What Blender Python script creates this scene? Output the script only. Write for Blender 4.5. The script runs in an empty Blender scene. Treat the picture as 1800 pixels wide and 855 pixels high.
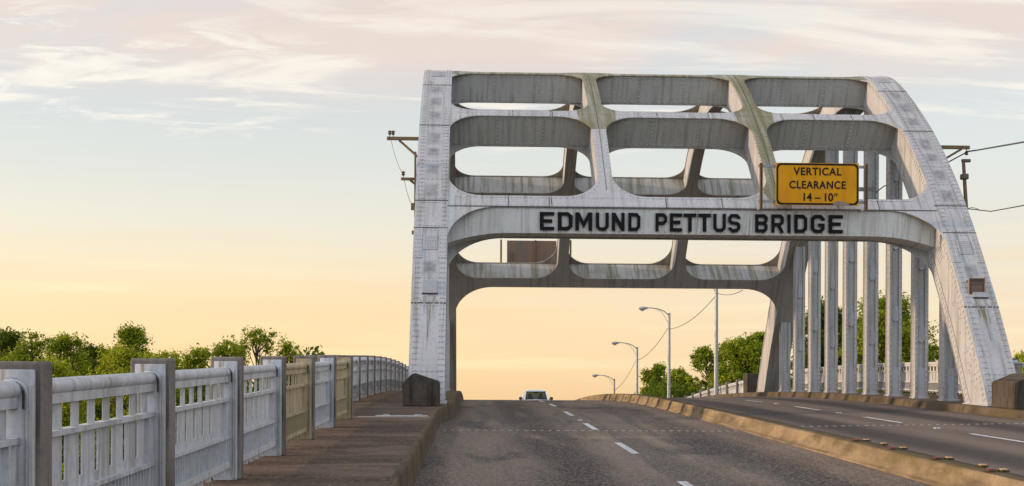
import bpy, bmesh, math, random
from math import sin, cos, tan, atan, pi, radians, sqrt, exp
from mathutils import Vector, Matrix
from mathutils.geometry import delaunay_2d_cdt

sc = bpy.context.scene
COL = sc.collection
G = 0.042            # the bridge climbs 4.2 % away from the camera
TH = atan(72 / 2090)
CAMZ = 1.43

# ------------------------------------------------------------------ camera
cam = bpy.data.cameras.new('camera')
co = bpy.data.objects.new('camera', cam); COL.objects.link(co)
cam.sensor_width = 36; cam.lens = 2090 / 1800 * 36
cam.clip_start = 0.1; cam.clip_end = 6000
cam.shift_y = (629 + 2090 * G - 427.5) / 1800
co.matrix_world = (Matrix.Translation((0, 0, CAMZ)) @ Matrix.Rotation(-TH, 4, 'Z')
                   @ Matrix.Rotation(radians(90), 4, 'X') @ Matrix.Rotation(0.0045, 4, 'Z'))
sc.camera = co

# ------------------------------------------------------------------ world
SUN_EL, SUN_AZ = radians(12), radians(-91)     # azimuth measured from +Y towards +X
sdir = Vector((sin(SUN_AZ) * cos(SUN_EL), cos(SUN_AZ) * cos(SUN_EL), sin(SUN_EL)))
W = bpy.data.worlds.new('World'); sc.world = W; W.use_nodes = True
nt = W.node_tree; nt.nodes.clear()
N = nt.nodes.new; LK = nt.links.new


def srgb(r, g, b):
    f = lambda c: (c / 255) / 12.92 if c / 255 <= .04045 else ((c / 255 + .055) / 1.055) ** 2.4
    return (f(r), f(g), f(b), 1)


def ramp(tree, stops, interp='LINEAR'):
    n = tree.nodes.new('ShaderNodeValToRGB'); cr = n.color_ramp; cr.interpolation = interp
    while len(cr.elements) < len(stops): cr.elements.new(.5)
    for e, (p, c) in zip(cr.elements, stops):
        e.position = p; e.color = c
    return n


def mth(tree, op, a, b=None, clamp=False):
    n = tree.nodes.new('ShaderNodeMath'); n.operation = op; n.use_clamp = clamp
    for i, v in enumerate((a, b)):
        if v is None: continue
        if isinstance(v, (int, float)): n.inputs[i].default_value = v
        else: tree.links.new(v, n.inputs[i])
    return n.outputs[0]


def mixc(tree, fac, a, b, mode='MIX'):
    n = tree.nodes.new('ShaderNodeMix'); n.data_type = 'RGBA'; n.blend_type = mode
    for s, v in ((n.inputs[0], fac), (n.inputs[6], a), (n.inputs[7], b)):
        if isinstance(v, (int, float, tuple)): s.default_value = v
        else: tree.links.new(v, s)
    return n.outputs[2]


def mapr(tree, v, a, b, c=0., d=1., smooth=False):
    n = tree.nodes.new('ShaderNodeMapRange'); n.clamp = True
    if smooth: n.interpolation_type = 'SMOOTHSTEP'
    tree.links.new(v, n.inputs[0])
    for i, x in enumerate((a, b, c, d)): n.inputs[i + 1].default_value = x
    return n.outputs[0]


def noise(tree, vec, scale, detail=4, rough=.55, dist=0.):
    n = tree.nodes.new('ShaderNodeTexNoise')
    tree.links.new(vec, n.inputs['Vector'])
    n.inputs['Scale'].default_value = scale; n.inputs['Detail'].default_value = detail
    n.inputs['Roughness'].default_value = rough; n.inputs['Distortion'].default_value = dist
    return n.outputs[0]


def mapping(tree, vec, scale, loc=(0, 0, 0)):
    n = tree.nodes.new('ShaderNodeMapping'); tree.links.new(vec, n.inputs[0])
    n.inputs['Scale'].default_value = scale; n.inputs['Location'].default_value = loc
    return n.outputs[0]


tc = N('ShaderNodeTexCoord'); sx = N('ShaderNodeSeparateXYZ'); LK(tc.outputs['Generated'], sx.inputs[0])
X_, Y_, Z_ = sx.outputs
left = ramp(nt, [(0, srgb(247, 204, 148)), (.075, srgb(252, 214, 160)), (.115, srgb(247, 221, 181)), (.15, srgb(235, 225, 203)),
                 (.20, srgb(222, 220, 210)), (.26, srgb(212, 214, 213)), (.34, srgb(214, 214, 215)), (.55, srgb(215, 222, 235)), (1., srgb(205, 220, 240))])
right = ramp(nt, [(0, srgb(238, 200, 164)), (.075, srgb(238, 209, 176)), (.115, srgb(233, 214, 189)), (.155, srgb(227, 218, 202)),
                  (.20, srgb(222, 222, 214)), (.26, srgb(216, 219, 217)), (.34, srgb(212, 211, 212)), (.55, srgb(210, 218, 232)), (1., srgb(205, 220, 240))])
LK(Z_, left.inputs[0]); LK(Z_, right.inputs[0])
lr = mapr(nt, X_, -.15, .42)
grad = mixc(nt, lr, left.outputs[0], right.outputs[0])
# clouds on a layer seen in perspective
zc = mth(nt, 'ADD', mth(nt, 'MAXIMUM', Z_, 0.), .09)
cx = mth(nt, 'DIVIDE', X_, zc); cy = mth(nt, 'DIVIDE', Y_, zc)
cv = N('ShaderNodeCombineXYZ'); LK(cx, cv.inputs[0]); LK(cy, cv.inputs[1])
n1 = noise(nt, mapping(nt, cv.outputs[0], (.75, 1.5, 1), (3.1, 1.7, 0)), 1.25, 9, .56, .5)
n2 = noise(nt, mapping(nt, cv.outputs[0], (.5, 2.2, 1), (7.3, 4.0, 2)), 1.6, 7, .6, 1.2)
n3 = noise(nt, mapping(nt, cv.outputs[0], (.35, .8, 1), (1.0, 9.0, 5)), .8, 3, .5, 0)
hi = mapr(nt, Z_, .19, .32, 0, 1, True)
# soft mauve and peach veil high up
veil = mth(nt, 'MULTIPLY', mapr(nt, n1, .32, .50, 0, 1, True), mapr(nt, Z_, .225, .29, 0, .95, True))
veilc = mixc(nt, mapr(nt, n3, .40, .60), srgb(209, 199, 196), srgb(238, 215, 198))
g1 = mixc(nt, veil, grad, veilc)
# bright cream wisps
wisp = mth(nt, 'MULTIPLY', mapr(nt, n2, .49, .63, 0, 1, True), mth(nt, 'MULTIPLY', mapr(nt, Z_, .185, .23, 0, 1, True), mapr(nt, Z_, .36, .26, .35, 1, True)))
g2 = mixc(nt, mth(nt, 'MULTIPLY', wisp, .85), g1, srgb(255, 243, 224))
puff = noise(nt, mapping(nt, cv.outputs[0], (1.1, 2.2, 1), (2.3, 6.1, 1)), 4.6, 9, .62, .6)
pf = mth(nt, 'MULTIPLY', mapr(nt, puff, .50, .66, 0, 1, True), mth(nt, 'MULTIPLY', mapr(nt, X_, -.06, -.22, 0, 1, True), mth(nt, 'MULTIPLY', mapr(nt, Z_, .205, .235, 0, 1, True), mapr(nt, Z_, .315, .28, 0, 1, True))))
g2 = mixc(nt, mth(nt, 'MULTIPLY', pf, .9), g2, srgb(255, 244, 226))
# faint bands low down
bnd = noise(nt, mapping(nt, tc.outputs['Generated'], (2.2, 2.2, 46)), 1.0, 4, .5, .3)
bandf = mth(nt, 'MULTIPLY', mapr(nt, bnd, .5, .68, 0, .5, True), mapr(nt, Z_, .17, .10, 0, 1, True))
g3 = mixc(nt, bandf, g2, srgb(255, 236, 188))
bandg = mth(nt, 'MULTIPLY', mapr(nt, bnd, .48, .32, 0, .38, True), mapr(nt, Z_, .17, .10, 0, 1, True))
g3 = mixc(nt, bandg, g3, srgb(245, 205, 152))
# the sky behind the camera: over-bright, added as cool fill light on faces towards the camera
back = ramp(nt, [(0, (.95, .97, 1.04, 1)), (.3, (1.25, 1.33, 1.50, 1)), (1, (.95, 1.03, 1.18, 1))])
LK(Z_, back.inputs[0])
bf = mapr(nt, Y_, .45, -.35, 0, 1, True)
g4 = mixc(nt, bf, g3, back.outputs[0])
sky = N('ShaderNodeTexSky'); sky.sky_type = 'NISHITA'; sky.sun_disc = False
sky.sun_elevation = SUN_EL; sky.sun_rotation = SUN_AZ
b1 = N('ShaderNodeBackground'); b1.inputs[1].default_value = 0.05; LK(sky.outputs[0], b1.inputs[0])
b2 = N('ShaderNodeBackground'); b2.inputs[1].default_value = 0.91; LK(g4, b2.inputs[0])
ad = N('ShaderNodeAddShader'); LK(b1.outputs[0], ad.inputs[0]); LK(b2.outputs[0], ad.inputs[1])
wo = N('ShaderNodeOutputWorld'); LK(ad.outputs[0], wo.inputs[0])

sun = bpy.data.lights.new('sun', 'SUN'); so = bpy.data.objects.new('sun', sun); COL.objects.link(so)
sun.energy = 4.4; sun.angle = radians(1.5); sun.color = (1.0, .72, .47)
so.rotation_euler = sdir.to_track_quat('Z', 'Y').to_euler()

sc.view_settings.view_transform = 'Standard'; sc.view_settings.look = 'None'
sc.view_settings.exposure = 0; sc.view_settings.gamma = 1
sc.view_settings.use_curve_mapping = False
sc.cycles.max_bounces = 6; sc.cycles.transparent_max_bounces = 8
sc.cycles.use_denoising = True

# ------------------------------------------------------------------ materials
MATS = {}


def pmat(name, base, rough=.6, metal=0., fn=None, spec=None):
    m = bpy.data.materials.new(name); m.use_nodes = True
    t = m.node_tree; b = t.nodes['Principled BSDF']
    b.inputs['Base Color'].default_value = (*base, 1) if len(base) == 3 else base
    b.inputs['Roughness'].default_value = rough; b.inputs['Metallic'].default_value = metal
    if spec is not None: b.inputs['Specular IOR Level'].default_value = spec
    if fn: fn(t, b)
    MATS[name] = m
    return m


def bump(t, b, h, strength=.3, dist=.01):
    n = t.nodes.new('ShaderNodeBump'); n.inputs['Strength'].default_value = strength
    n.inputs['Distance'].default_value = dist
    t.links.new(h, n.inputs['Height']); t.links.new(n.outputs[0], b.inputs['Normal'])


def wpos(t):
    return t.nodes.new('ShaderNodeNewGeometry').outputs['Position']


def streakvec(t, p, su, sz, seed=0.):
    g = t.nodes.new('ShaderNodeNewGeometry'); sn = t.nodes.new('ShaderNodeSeparateXYZ'); t.links.new(g.outputs['True Normal'], sn.inputs[0])
    sp = t.nodes.new('ShaderNodeSeparateXYZ'); t.links.new(p, sp.inputs[0])
    side = mth(t, 'GREATER_THAN', mth(t, 'ABSOLUTE', sn.outputs[0]), .6)
    u = mth(t, 'ADD', mth(t, 'MULTIPLY', sp.outputs[0], mth(t, 'SUBTRACT', 1, side)), mth(t, 'MULTIPLY', sp.outputs[1], side))
    c = t.nodes.new('ShaderNodeCombineXYZ')
    t.links.new(mth(t, 'MULTIPLY', u, su), c.inputs[0]); c.inputs[1].default_value = seed
    t.links.new(mth(t, 'MULTIPLY', sp.outputs[2], sz), c.inputs[2])
    return c.outputs[0]


def paint(base, streak=.5, algae=0., rust=.35, seed=0, dirt=.5):
    """weathered aluminium paint with streaks, algae and rust of their own shape"""
    def fn(t, b):
        p = wpos(t)
        nbig = noise(t, mapping(t, p, (1, 1, .8), (seed, 0, 0)), .9, 5, .6)
        nst = noise(t, streakvec(t, p, 6, .45, seed), 1.2, 6, .62)
        nfine = noise(t, p, 14, 5, .7)
        nmed = noise(t, mapping(t, p, (1, 1, 1), (0, seed, 4)), 3.2, 5, .6)
        c = mixc(t, mapr(t, nbig, .3, .7), tuple(x * .88 for x in base) + (1,), tuple(min(1, x * 1.08) for x in base) + (1,))
        c = mixc(t, mth(t, 'MULTIPLY', mapr(t, nst, .47, .68, 0, 1, True), streak), c, (base[0] * .46, base[1] * .43, base[2] * .36, 1))
        c = mixc(t, mapr(t, nfine, .45, .8, 0, dirt), c, (base[0] * .55, base[1] * .54, base[2] * .52, 1))
        if algae:
            a = mth(t, 'MULTIPLY', mapr(t, mth(t, 'MULTIPLY', mth(t, 'ADD', nst, nbig), .5), .54 - .2 * algae, .70 - .1 * algae, 0, 1, True), min(1, algae))
            c = mixc(t, mth(t, 'MULTIPLY', a, .8), c, (.125, .118, .045, 1))
        if rust:
            nr = noise(t, streakvec(t, p, 9, .7, seed + 7), 1.1, 6, .65)
            c = mixc(t, mapr(t, nr, .60, .72, 0, rust), c, (.16, .085, .03, 1))
        t.links.new(c, b.inputs['Base Color'])
        t.links.new(mapr(t, nmed, .3, .7, .42, .7), b.inputs['Roughness'])
        bump(t, b, nfine, .25, .006)
    return fn


pmat('steel', (.47, .475, .50), fn=paint((.41, .41, .42), .6, .15, .6, 1, .6))
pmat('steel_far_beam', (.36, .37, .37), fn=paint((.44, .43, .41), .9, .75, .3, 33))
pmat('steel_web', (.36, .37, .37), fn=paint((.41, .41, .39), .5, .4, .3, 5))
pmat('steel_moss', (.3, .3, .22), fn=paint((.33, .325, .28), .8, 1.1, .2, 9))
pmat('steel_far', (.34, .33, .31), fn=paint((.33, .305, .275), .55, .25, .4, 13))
pmat('steel_patch', (.25, .26, .29), fn=paint((.31, .315, .335), .5, 0, .2, 3))
def smudge_fn(t, b):
    paint((.41, .41, .42), .6, .15, .6, 1, .6)(t, b)
    src = b.inputs['Base Color'].links[0].from_socket
    a = t.nodes.new('ShaderNodeAttribute'); a.attribute_name = 'soft'
    n = noise(t, wpos(t), 6, 4, .6)
    f = mth(t, 'MULTIPLY', mapr(t, a.outputs['Fac'], 0, 1, 0, 1, True), mapr(t, n, .3, .6, .25, .75))
    t.links.new(mixc(t, f, src, (.12, .125, .14, 1)), b.inputs['Base Color'])


pmat('steel_smudge', (.4, .4, .4), fn=smudge_fn)
pmat('steel_fascia', (.6, .6, .6), fn=paint((.62, .62, .60), .45, .3, .75, 15, .35))  # paler than the other steel: light on the lettered web put into its colour
pmat('rust_wash', (.2, .17, .1), .8, fn=lambda t, b: t.links.new(mixc(t, mapr(t, noise(t, streakvec(t, wpos(t), 9, 1.0), 2, 5, .6), .4, .6), (.33, .33, .33, 1), (.17, .14, .07, 1)), b.inputs['Base Color']))
pmat('rust_streak', (.30, .20, .08), .8)
pmat('seam', (.06, .05, .045), .8)
pmat('rail_paint', (.50, .52, .55), fn=paint((.47, .48, .50), .7, 0, .75, 2, .8))
pmat('rail_rusty', (.4, .38, .3), fn=paint((.42, .345, .21), .85, .45, 1.0, 21, .8))
pmat('rust', (.17, .10, .055), .85, fn=paint((.19, .125, .07), .5, .3, .6, 4))
pmat('dark_metal', (.05, .05, .05), .6)
pmat('galv', (.30, .31, .31), .5, .3, fn=paint((.30, .31, .31), .3, 0, .3, 6))
pmat('letter_black', (.012, .012, .014), .5)
pmat('sign_black', (.015, .014, .012), .6)
pmat('bronze', (.07, .04, .025), .45, .4)
pmat('bronze_frame', (.30, .20, .14), .45, .3)
pmat('white_line', (.62, .63, .64), .7, fn=lambda t, b: t.links.new(
    mixc(t, mapr(t, noise(t, wpos(t), 16, 5, .7), .45, .62), (.60, .61, .62, 1), (.22, .20, .19, 1)), b.inputs['Base Color']))


def sign_fn(t, b):
    p = wpos(t)
    n = noise(t, mapping(t, p, (3, 3, .8)), 2.0, 5, .6)
    c = mixc(t, mapr(t, n, .4, .7), (.62, .285, .006, 1), (.52, .22, .006, 1))
    t.links.new(c, b.inputs['Base Color'])


pmat('sign_yellow', (.8, .4, .02), .55, fn=sign_fn)


def signback_fn(t, b):
    p = wpos(t)
    n = noise(t, mapping(t, p, (5, 5, .5)), 2.2, 4, .6)
    c = mixc(t, mapr(t, n, .35, .65), (.20, .17, .145, 1), (.30, .19, .13, 1))
    t.links.new(c, b.inputs['Base Color'])


pmat('sign_back', (.25, .2, .15), .5, .3, fn=signback_fn)


def asphalt_fn(t, b):
    p = wpos(t)
    fine = noise(t, p, 24, 2, .9)
    grit = noise(t, p, 15, 3, .85)
    big = noise(t, mapping(t, p, (1, .30, 1)), .55, 5, .6)
    trk = noise(t, mapping(t, p, (1.5, .10, 1), (4, 2, 0)), 1.0, 4, .55, .4)
    blot = noise(t, mapping(t, p, (.9, .22, 1), (9, 5, 0)), .75, 4, .5, .6)
    c = mixc(t, mapr(t, big, .35, .65), (.138, .101, .075, 1), (.205, .157, .119, 1))
    c = mixc(t, mapr(t, trk, .46, .60, 0, .6, True), c, (.058, .052, .050, 1))
    sp = t.nodes.new('ShaderNodeSeparateXYZ'); t.links.new(p, sp.inputs[0])
    nb_ = noise(t, mapping(t, p, (.7, .16, 1), (3, 8, 0)), 1.0, 4, .55, .4)
    for (xc, w, k) in ((1.3, .70, .95), (4.2, .60, .85), (-.45, .22, .7)):
        dd = mapr(t, mth(t, 'ABSOLUTE', mth(t, 'SUBTRACT', sp.outputs[0], xc)), w * .25, w * 1.25, 1, 0, True)
        c = mixc(t, mth(t, 'MULTIPLY', dd, mapr(t, nb_, .30, .52, .1, k, True)), c, (.044, .034, .029, 1))
    c = mixc(t, mapr(t, blot, .545, .64, 0, .85, True), c, (.036, .034, .036, 1))
    c = mixc(t, mapr(t, fine, .50, .66, 0, .9), c, (.30, .26, .225, 1))
    c = mixc(t, mapr(t, grit, .47, .34, 0, .85), c, (.030, .025, .022, 1))
    t.links.new(c, b.inputs['Base Color'])
    t.links.new(mapr(t, grit, .3, .7, .7, .95), b.inputs['Roughness'])
    bump(t, b, mth(t, 'ADD', fine, grit), .8, .015)


pmat('asphalt', (.1, .1, .1), .85, fn=asphalt_fn)


def asphalt2_fn(t, b):
    p = wpos(t)
    fine = noise(t, p, 42, 3, .8); grit = noise(t, p, 13, 4, .75)
    trk = noise(t, mapping(t, p, (.75, .035, 1), (2.2, 0, 0)), 1.0, 3, .5, .2)
    sp = t.nodes.new('ShaderNodeSeparateXYZ'); t.links.new(p, sp.inputs[0])
    c = mixc(t, mapr(t, trk, .44, .58, 0, .6, True), (.145, .112, .092, 1), (.062, .048, .042, 1))
    for (xc, w, k) in ((7.3, .6, .9), (10.3, .6, .9)):
        dd = mapr(t, mth(t, 'ABSOLUTE', mth(t, 'SUBTRACT', sp.outputs[0], xc)), w * .25, w * 1.3, 1, 0, True)
        c = mixc(t, mth(t, 'MULTIPLY', dd, k), c, (.030, .026, .027, 1))
    c = mixc(t, mapr(t, fine, .45, .72, 0, .5), c, (.20, .18, .165, 1))
    c = mixc(t, mapr(t, grit, .42, .28, 0, .6), c, (.035, .031, .03, 1))
    t.links.new(c, b.inputs['Base Color'])
    bump(t, b, mth(t, 'ADD', fine, grit), .6, .012)


pmat('asphalt_far', (.1, .1, .1), .8, fn=asphalt2_fn)


def walk_fn(t, b):
    p = wpos(t)
    fine = noise(t, p, 24, 2, .9); grit = noise(t, p, 11, 4, .8)
    band = noise(t, mapping(t, p, (.45, 1.2, 1), (0, 3, 0)), 1.0, 6, .65, .8)  # crosswise mottling, its dark bands painting railing shadows into the walkway
    c = mixc(t, mapr(t, band, .36, .66, 0, 1, True), (.048, .033, .024, 1), (.135, .095, .069, 1))
    c = mixc(t, mapr(t, fine, .52, .68, 0, .7), c, (.25, .18, .135, 1))
    c = mixc(t, mapr(t, grit, .42, .28, 0, .6), c, (.035, .026, .021, 1))
    t.links.new(c, b.inputs['Base Color'])
    bump(t, b, mth(t, 'ADD', fine, grit), .6, .012)


pmat('walkway', (.1, .08, .06), .85, fn=walk_fn)


def conc(a, d, stain=.6, st=(1, 1, 1), moss=0.):
    def fn(t, b):
        p = wpos(t)
        big = noise(t, p, 1.6, 6, .65); fine = noise(t, p, 22, 5, .75)
        drip = noise(t, streakvec(t, p, 5 * st[0], .8 * st[2]), 1.3, 6, .6)
        c = mixc(t, mapr(t, big, .32, .66), a + (1,), d + (1,))
        c = mixc(t, mapr(t, drip, .46, .68, 0, stain, True), c, (.03, .026, .02, 1))
        if moss:
            mo = noise(t, mapping(t, p, (1, .5, 1), (4, 4, 4)), 1.2, 6, .6)
            c = mixc(t, mapr(t, mo, .5, .66, 0, moss, True), c, (.075, .06, .018, 1))
        c = mixc(t, mapr(t, fine, .35, .7, .0, .45), c, tuple(x * .5 for x in a) + (1,))
        t.links.new(c, b.inputs['Base Color'])
        bump(t, b, fine, .5, .01)
    return fn


pmat('concrete_post', (.2, .18, .16), .85, fn=conc((.13, .115, .10), (.24, .215, .19), .75))
pmat('concrete_dark', (.1, .09, .08), .9, fn=conc((.055, .044, .034), (.105, .086, .066), .95))
pmat('concrete_kerb', (.2, .15, .1), .9, fn=conc((.085, .064, .043), (.15, .115, .078), .7, (.25, .3, 1.5), .5))
pmat('concrete_median', (.3, .22, .14), .9, fn=conc((.20, .142, .082), (.32, .235, .14), .7, (.10, .5, 3), .7))
pmat('median_top', (.1, .08, .05), .9, fn=conc((.07, .052, .032), (.13, .10, .062), .8, (.5, .5, 1), .6))
pmat('concrete_plain', (.25, .23, .21), .9, fn=conc((.2, .18, .16), (.28, .26, .23), .4))
pmat('grass', (.06, .09, .03), .95, fn=lambda t, b: t.links.new(
    mixc(t, noise(t, wpos(t), .15, 6, .6), (.035, .06, .015, 1), (.085, .095, .035, 1)), b.inputs['Base Color']))
pmat('river', (.05, .06, .05), .12)


for k_ in MATS:
    if k_.startswith(('asphalt', 'walk', 'concrete', 'median', 'letter', 'sign', 'white_line', 'rust', 'seam')):
        MATS[k_].node_tree.nodes['Principled BSDF'].inputs['Specular IOR Level'].default_value = .12
    if k_.startswith('steel'):
        MATS[k_].node_tree.nodes['Principled BSDF'].inputs['Specular IOR Level'].default_value = .35


def leaf_mat(name, c1, c2):
    m = bpy.data.materials.new(name); m.use_nodes = True; t = m.node_tree; t.nodes.clear()
    g = t.nodes.new('ShaderNodeNewGeometry')
    col = mixc(t, g.outputs['Random Per Island'], c1 + (1,), c2 + (1,))
    n = noise(t, g.outputs['Position'], .9, 2, .5)
    col = mixc(t, mapr(t, n, .35, .65, 0, .5), col, tuple(x * .45 for x in c1) + (1,))
    d = t.nodes.new('ShaderNodeBsdfDiffuse'); tr = t.nodes.new('ShaderNodeBsdfTranslucent')
    t.links.new(col, d.inputs[0]); t.links.new(mixc(t, .5, col, (.22, .26, .03, 1)), tr.inputs[0])
    mx = t.nodes.new('ShaderNodeMixShader'); mx.inputs[0].default_value = .32
    t.links.new(d.outputs[0], mx.inputs[1]); t.links.new(tr.outputs[0], mx.inputs[2])
    o = t.nodes.new('ShaderNodeOutputMaterial'); t.links.new(mx.outputs[0], o.inputs[0]); MATS[name] = m


leaf_mat('leaf_dark', (.045, .085, .014), (.13, .18, .025))
leaf_mat('leaf_mid', (.15, .21, .018), (.40, .45, .035))
leaf_mat('leaf_light', (.26, .32, .02), (.60, .60, .05))
pmat('bark', (.06, .045, .03), .9)
pmat('car_paint', (.62, .65, .70), .25)
pmat('rubber', (.02, .02, .02), .8)
pmat('seat_fabric', (.03, .03, .032), .9)
pmat('skin', (.35, .2, .14), .6)
pmat('shirt', (.06, .07, .09), .9)
pmat('hair', (.02, .015, .01), .8)
pmat('lens', (.7, .7, .7), .1)
pmat('lamp_glass', (.45, .45, .42), .25)
pmat('joint_white', (.62, .60, .57), .8)
pmat('red_reflector', (.16, .022, .016), .35)
pmat('amber_reflector', (.42, .26, .10), .35)
pmat('plastic_dark', (.09, .06, .045), .5)
gm = bpy.data.materials.new('car_glass'); gm.use_nodes = True; t = gm.node_tree; t.nodes.clear()
tb = t.nodes.new('ShaderNodeBsdfTransparent'); tb.inputs[0].default_value = (.5, .53, .48, 1)
gl = t.nodes.new('ShaderNodeBsdfGlossy'); gl.inputs['Roughness'].default_value = .03
fr = t.nodes.new('ShaderNodeFresnel'); fr.inputs[0].default_value = 1.3
mx = t.nodes.new('ShaderNodeMixShader'); t.links.new(fr.outputs[0], mx.inputs[0]); t.links.new(tb.outputs[0], mx.inputs[1]); t.links.new(gl.outputs[0], mx.inputs[2])
o_ = t.nodes.new('ShaderNodeOutputMaterial'); t.links.new(mx.outputs[0], o_.inputs[0]); MATS['car_glass'] = gm


# ------------------------------------------------------------------ mesh helpers
def S(p):            # bridge frame (x, distance, height over the road at the portal) -> world
    return (p[0], p[1], p[2] + G * p[1])


class MB:
    """collects faces; coordinates in the bridge frame; 'shear' makes them follow the grade"""
    def __init__(s, shear=True):
        s.v = []; s.f = []; s.m = []; s.shear = shear; s.mats = []

    def mi(s, mat):
        if mat not in s.mats: s.mats.append(mat)
        return s.mats.index(mat)

    def add(s, vs, fs, mat):
        o = len(s.v); s.v += [tuple(p) for p in vs]
        k = s.mi(mat)
        for f in fs: s.f.append(tuple(i + o for i in f)); s.m.append(k)

    def box(s, x0, x1, d0, d1, z0, z1, mat):
        vs = [(x, d, z) for z in (z0, z1) for d in (d0, d1) for x in (x0, x1)]
        s.add(vs, [(0, 2, 3, 1), (4, 5, 7, 6), (0, 1, 5, 4), (2, 6, 7, 3), (0, 4, 6, 2), (1, 3, 7, 5)], mat)

    def bbox(s, x0, x1, d0, d1, z0, z1, mat, b=.01):
        """box with bevelled vertical and top edges"""
        bm = bmesh.new(); bmesh.ops.create_cube(bm, size=1)
        for v in bm.verts:
            v.co = Vector(((x0 + x1) / 2 + v.co.x * (x1 - x0), (d0 + d1) / 2 + v.co.y * (d1 - d0), (z0 + z1) / 2 + v.co.z * (z1 - z0)))
        bmesh.ops.bevel(bm, geom=bm.edges[:], offset=b, segments=2, affect='EDGES', profile=.5)
        s.bm(bm, mat)

    def bm(s, bm, mat):
        bm.verts.index_update()
        s.add([v.co[:] for v in bm.verts], [[v.index for v in f.verts] for f in bm.faces], mat); bm.free()

    def tube(s, pts, r, mat, n=8, caps=True):
        pts = [Vector(p) for p in pts]; rr = r if isinstance(r, (list, tuple)) else [r] * len(pts)
        rings = []; up = Vector((0, 0, 1))
        for i, p in enumerate(pts):
            a = pts[max(i - 1, 0)]; b = pts[min(i + 1, len(pts) - 1)]
            d = (b - a).normalized()
            u = d.cross(up)
            if u.length < .05: u = d.cross(Vector((1, 0, 0)))
            u.normalize(); w = u.cross(d)
            rings.append([p + (u * cos(2 * pi * k / n) + w * sin(2 * pi * k / n)) * rr[i] for k in range(n)])
        vs = [q[:] for rg in rings for q in rg]; fs = []
        for i in range(len(pts) - 1):
            for k in range(n):
                a = i * n + k; b = i * n + (k + 1) % n
                fs.append((a, b, b + n, a + n))
        if caps:
            fs.append(tuple(range(n))[::-1]); fs.append(tuple(len(vs) - n + k for k in range(n)))
        s.add(vs, fs, mat)

    def prism(s, poly, d0, d1, mat):
        """outline in (x,z) extruded along the distance"""
        n = len(poly)
        vs = [(x, d0, z) for x, z in poly] + [(x, d1, z) for x, z in poly]
        s.add(vs, [tuple(range(n)), tuple(range(2 * n - 1, n - 1, -1))] + [(i, i + n, (i + 1) % n + n, (i + 1) % n) for i in range(n)], mat)

    def link(s, name, parent=None, root=None, smooth=False):
        me = bpy.data.meshes.new(name)
        r = Vector(root) if root is not None else (Vector(parent['_w']) if parent is not None else Vector((0, 0, 0)))
        vs = [Vector(S(p)) if s.shear else Vector(p) for p in s.v]
        me.from_pydata([v - r for v in vs], [], s.f)
        for m in s.mats: me.materials.append(MATS[m])
        me.polygons.foreach_set('material_index', s.m)
        me.validate(); me.update()
        b = bmesh.new(); b.from_mesh(me); bmesh.ops.recalc_face_normals(b, faces=b.faces[:]); b.to_mesh(me); b.free()
        if smooth:
            me.polygons.foreach_set('use_smooth', [True] * len(me.polygons))
            try: me.set_sharp_from_angle(angle=radians(35))
            except Exception: pass
        o = bpy.data.objects.new(name, me); COL.objects.link(o)
        if parent is not None:
            o.parent = parent
            if root is not None:
                o.location = Vector(root) - Vector(parent['_w'])
        else: o.location = r
        o['_w'] = tuple(r)
        return o


def thing(name, loc, label, cat, group=None, shear=True, rot=None):
    o = bpy.data.objects.new(name, None); COL.objects.link(o)
    w = S(loc) if shear else loc
    o.location = w; o['_w'] = tuple(w); o['label'] = label; o['category'] = cat
    if group: o['group'] = group
    if rot: o.rotation_euler = rot
    o.empty_display_size = .3
    return o


def struct(o, label=None):
    o['kind'] = 'structure'
    if label: o['label'] = label
    return o


def tag(o, label, cat, group=None):
    o['label'] = label; o['category'] = cat
    if group: o['group'] = group
    return o


def dup(o, delta=(0, 0, 0), parent=None):
    """copy a thing and everything below it"""
    c = o.copy(); COL.objects.link(c)
    w = Vector(o['_w']) + Vector(delta); c['_w'] = tuple(w)
    if parent is None: c.location = o.location + Vector(delta)
    else: c.parent = parent
    for ch in CH.get(o.name, []): pass
    for ch in list(o.children): dup(ch, (0, 0, 0) if parent is None else (0, 0, 0), c)
    return c


CH = {}


def X_at(px, D): return D * tan(atan((px - 900) / 2090) + TH)


def Z_at(px, py, D):
    X = X_at(px, D); dep = D * cos(TH) + X * sin(TH)
    return CAMZ + (629 + .0045 * (px - 828) - py) * dep / 2090


# ------------------------------------------------------------------ road profile
def zr(d):
    if d < 32: return -.0001 * (32 - d) ** 2
    if d < 95: return -.00109 * (d - 32) ** 2
    return -.00109 * 63 ** 2 - .137 * (d - 95)


DS = [-14 + i * 1.0 for i in range(0, 110)] + [96 + i * 6 for i in range(0, 24)]
CH_ = .35      # kerb height


def kshift(d):
    u = min(1, max(0, (d - 25.2) / 3.6)); return .27 * u * u * (3 - 2 * u)


def deck(name, prof, mat, skirt=True, d_lo=-14, d_hi=999, shift=None):
    """sweep a cross section prof [(x, dz)] along the road"""
    m = MB(); n = len(prof)
    ds = [d for d in DS if d_lo <= d <= d_hi]
    vs = []
    for d in ds:
        for (x, dz) in prof: vs.append((x + (shift(d) if shift and x > -.72 else 0), d, zr(d) + dz))
    fs = []
    for i in range(len(ds) - 1):
        for k in range(n - 1):
            a = i * n + k; fs.append((a, a + 1, a + 1 + n, a + n))
    m.add(vs, fs, mat)
    return m


def lift(x):          # the right carriageway climbs slightly to the outer kerb
    return .08 + (x - 5.82) / (11.7 - 5.82) * .10


road = struct(deck('road', [(-.66 + i * .61, 0) for i in range(11)], 'asphalt').link('road'), 'left carriageway of worn brown grey asphalt')
road2 = struct(deck('road', [(5.60 + i * .62, lift(5.60 + i * .62)) for i in range(11)], 'asphalt_far').link('road'), 'right carriageway of darker asphalt')

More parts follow.
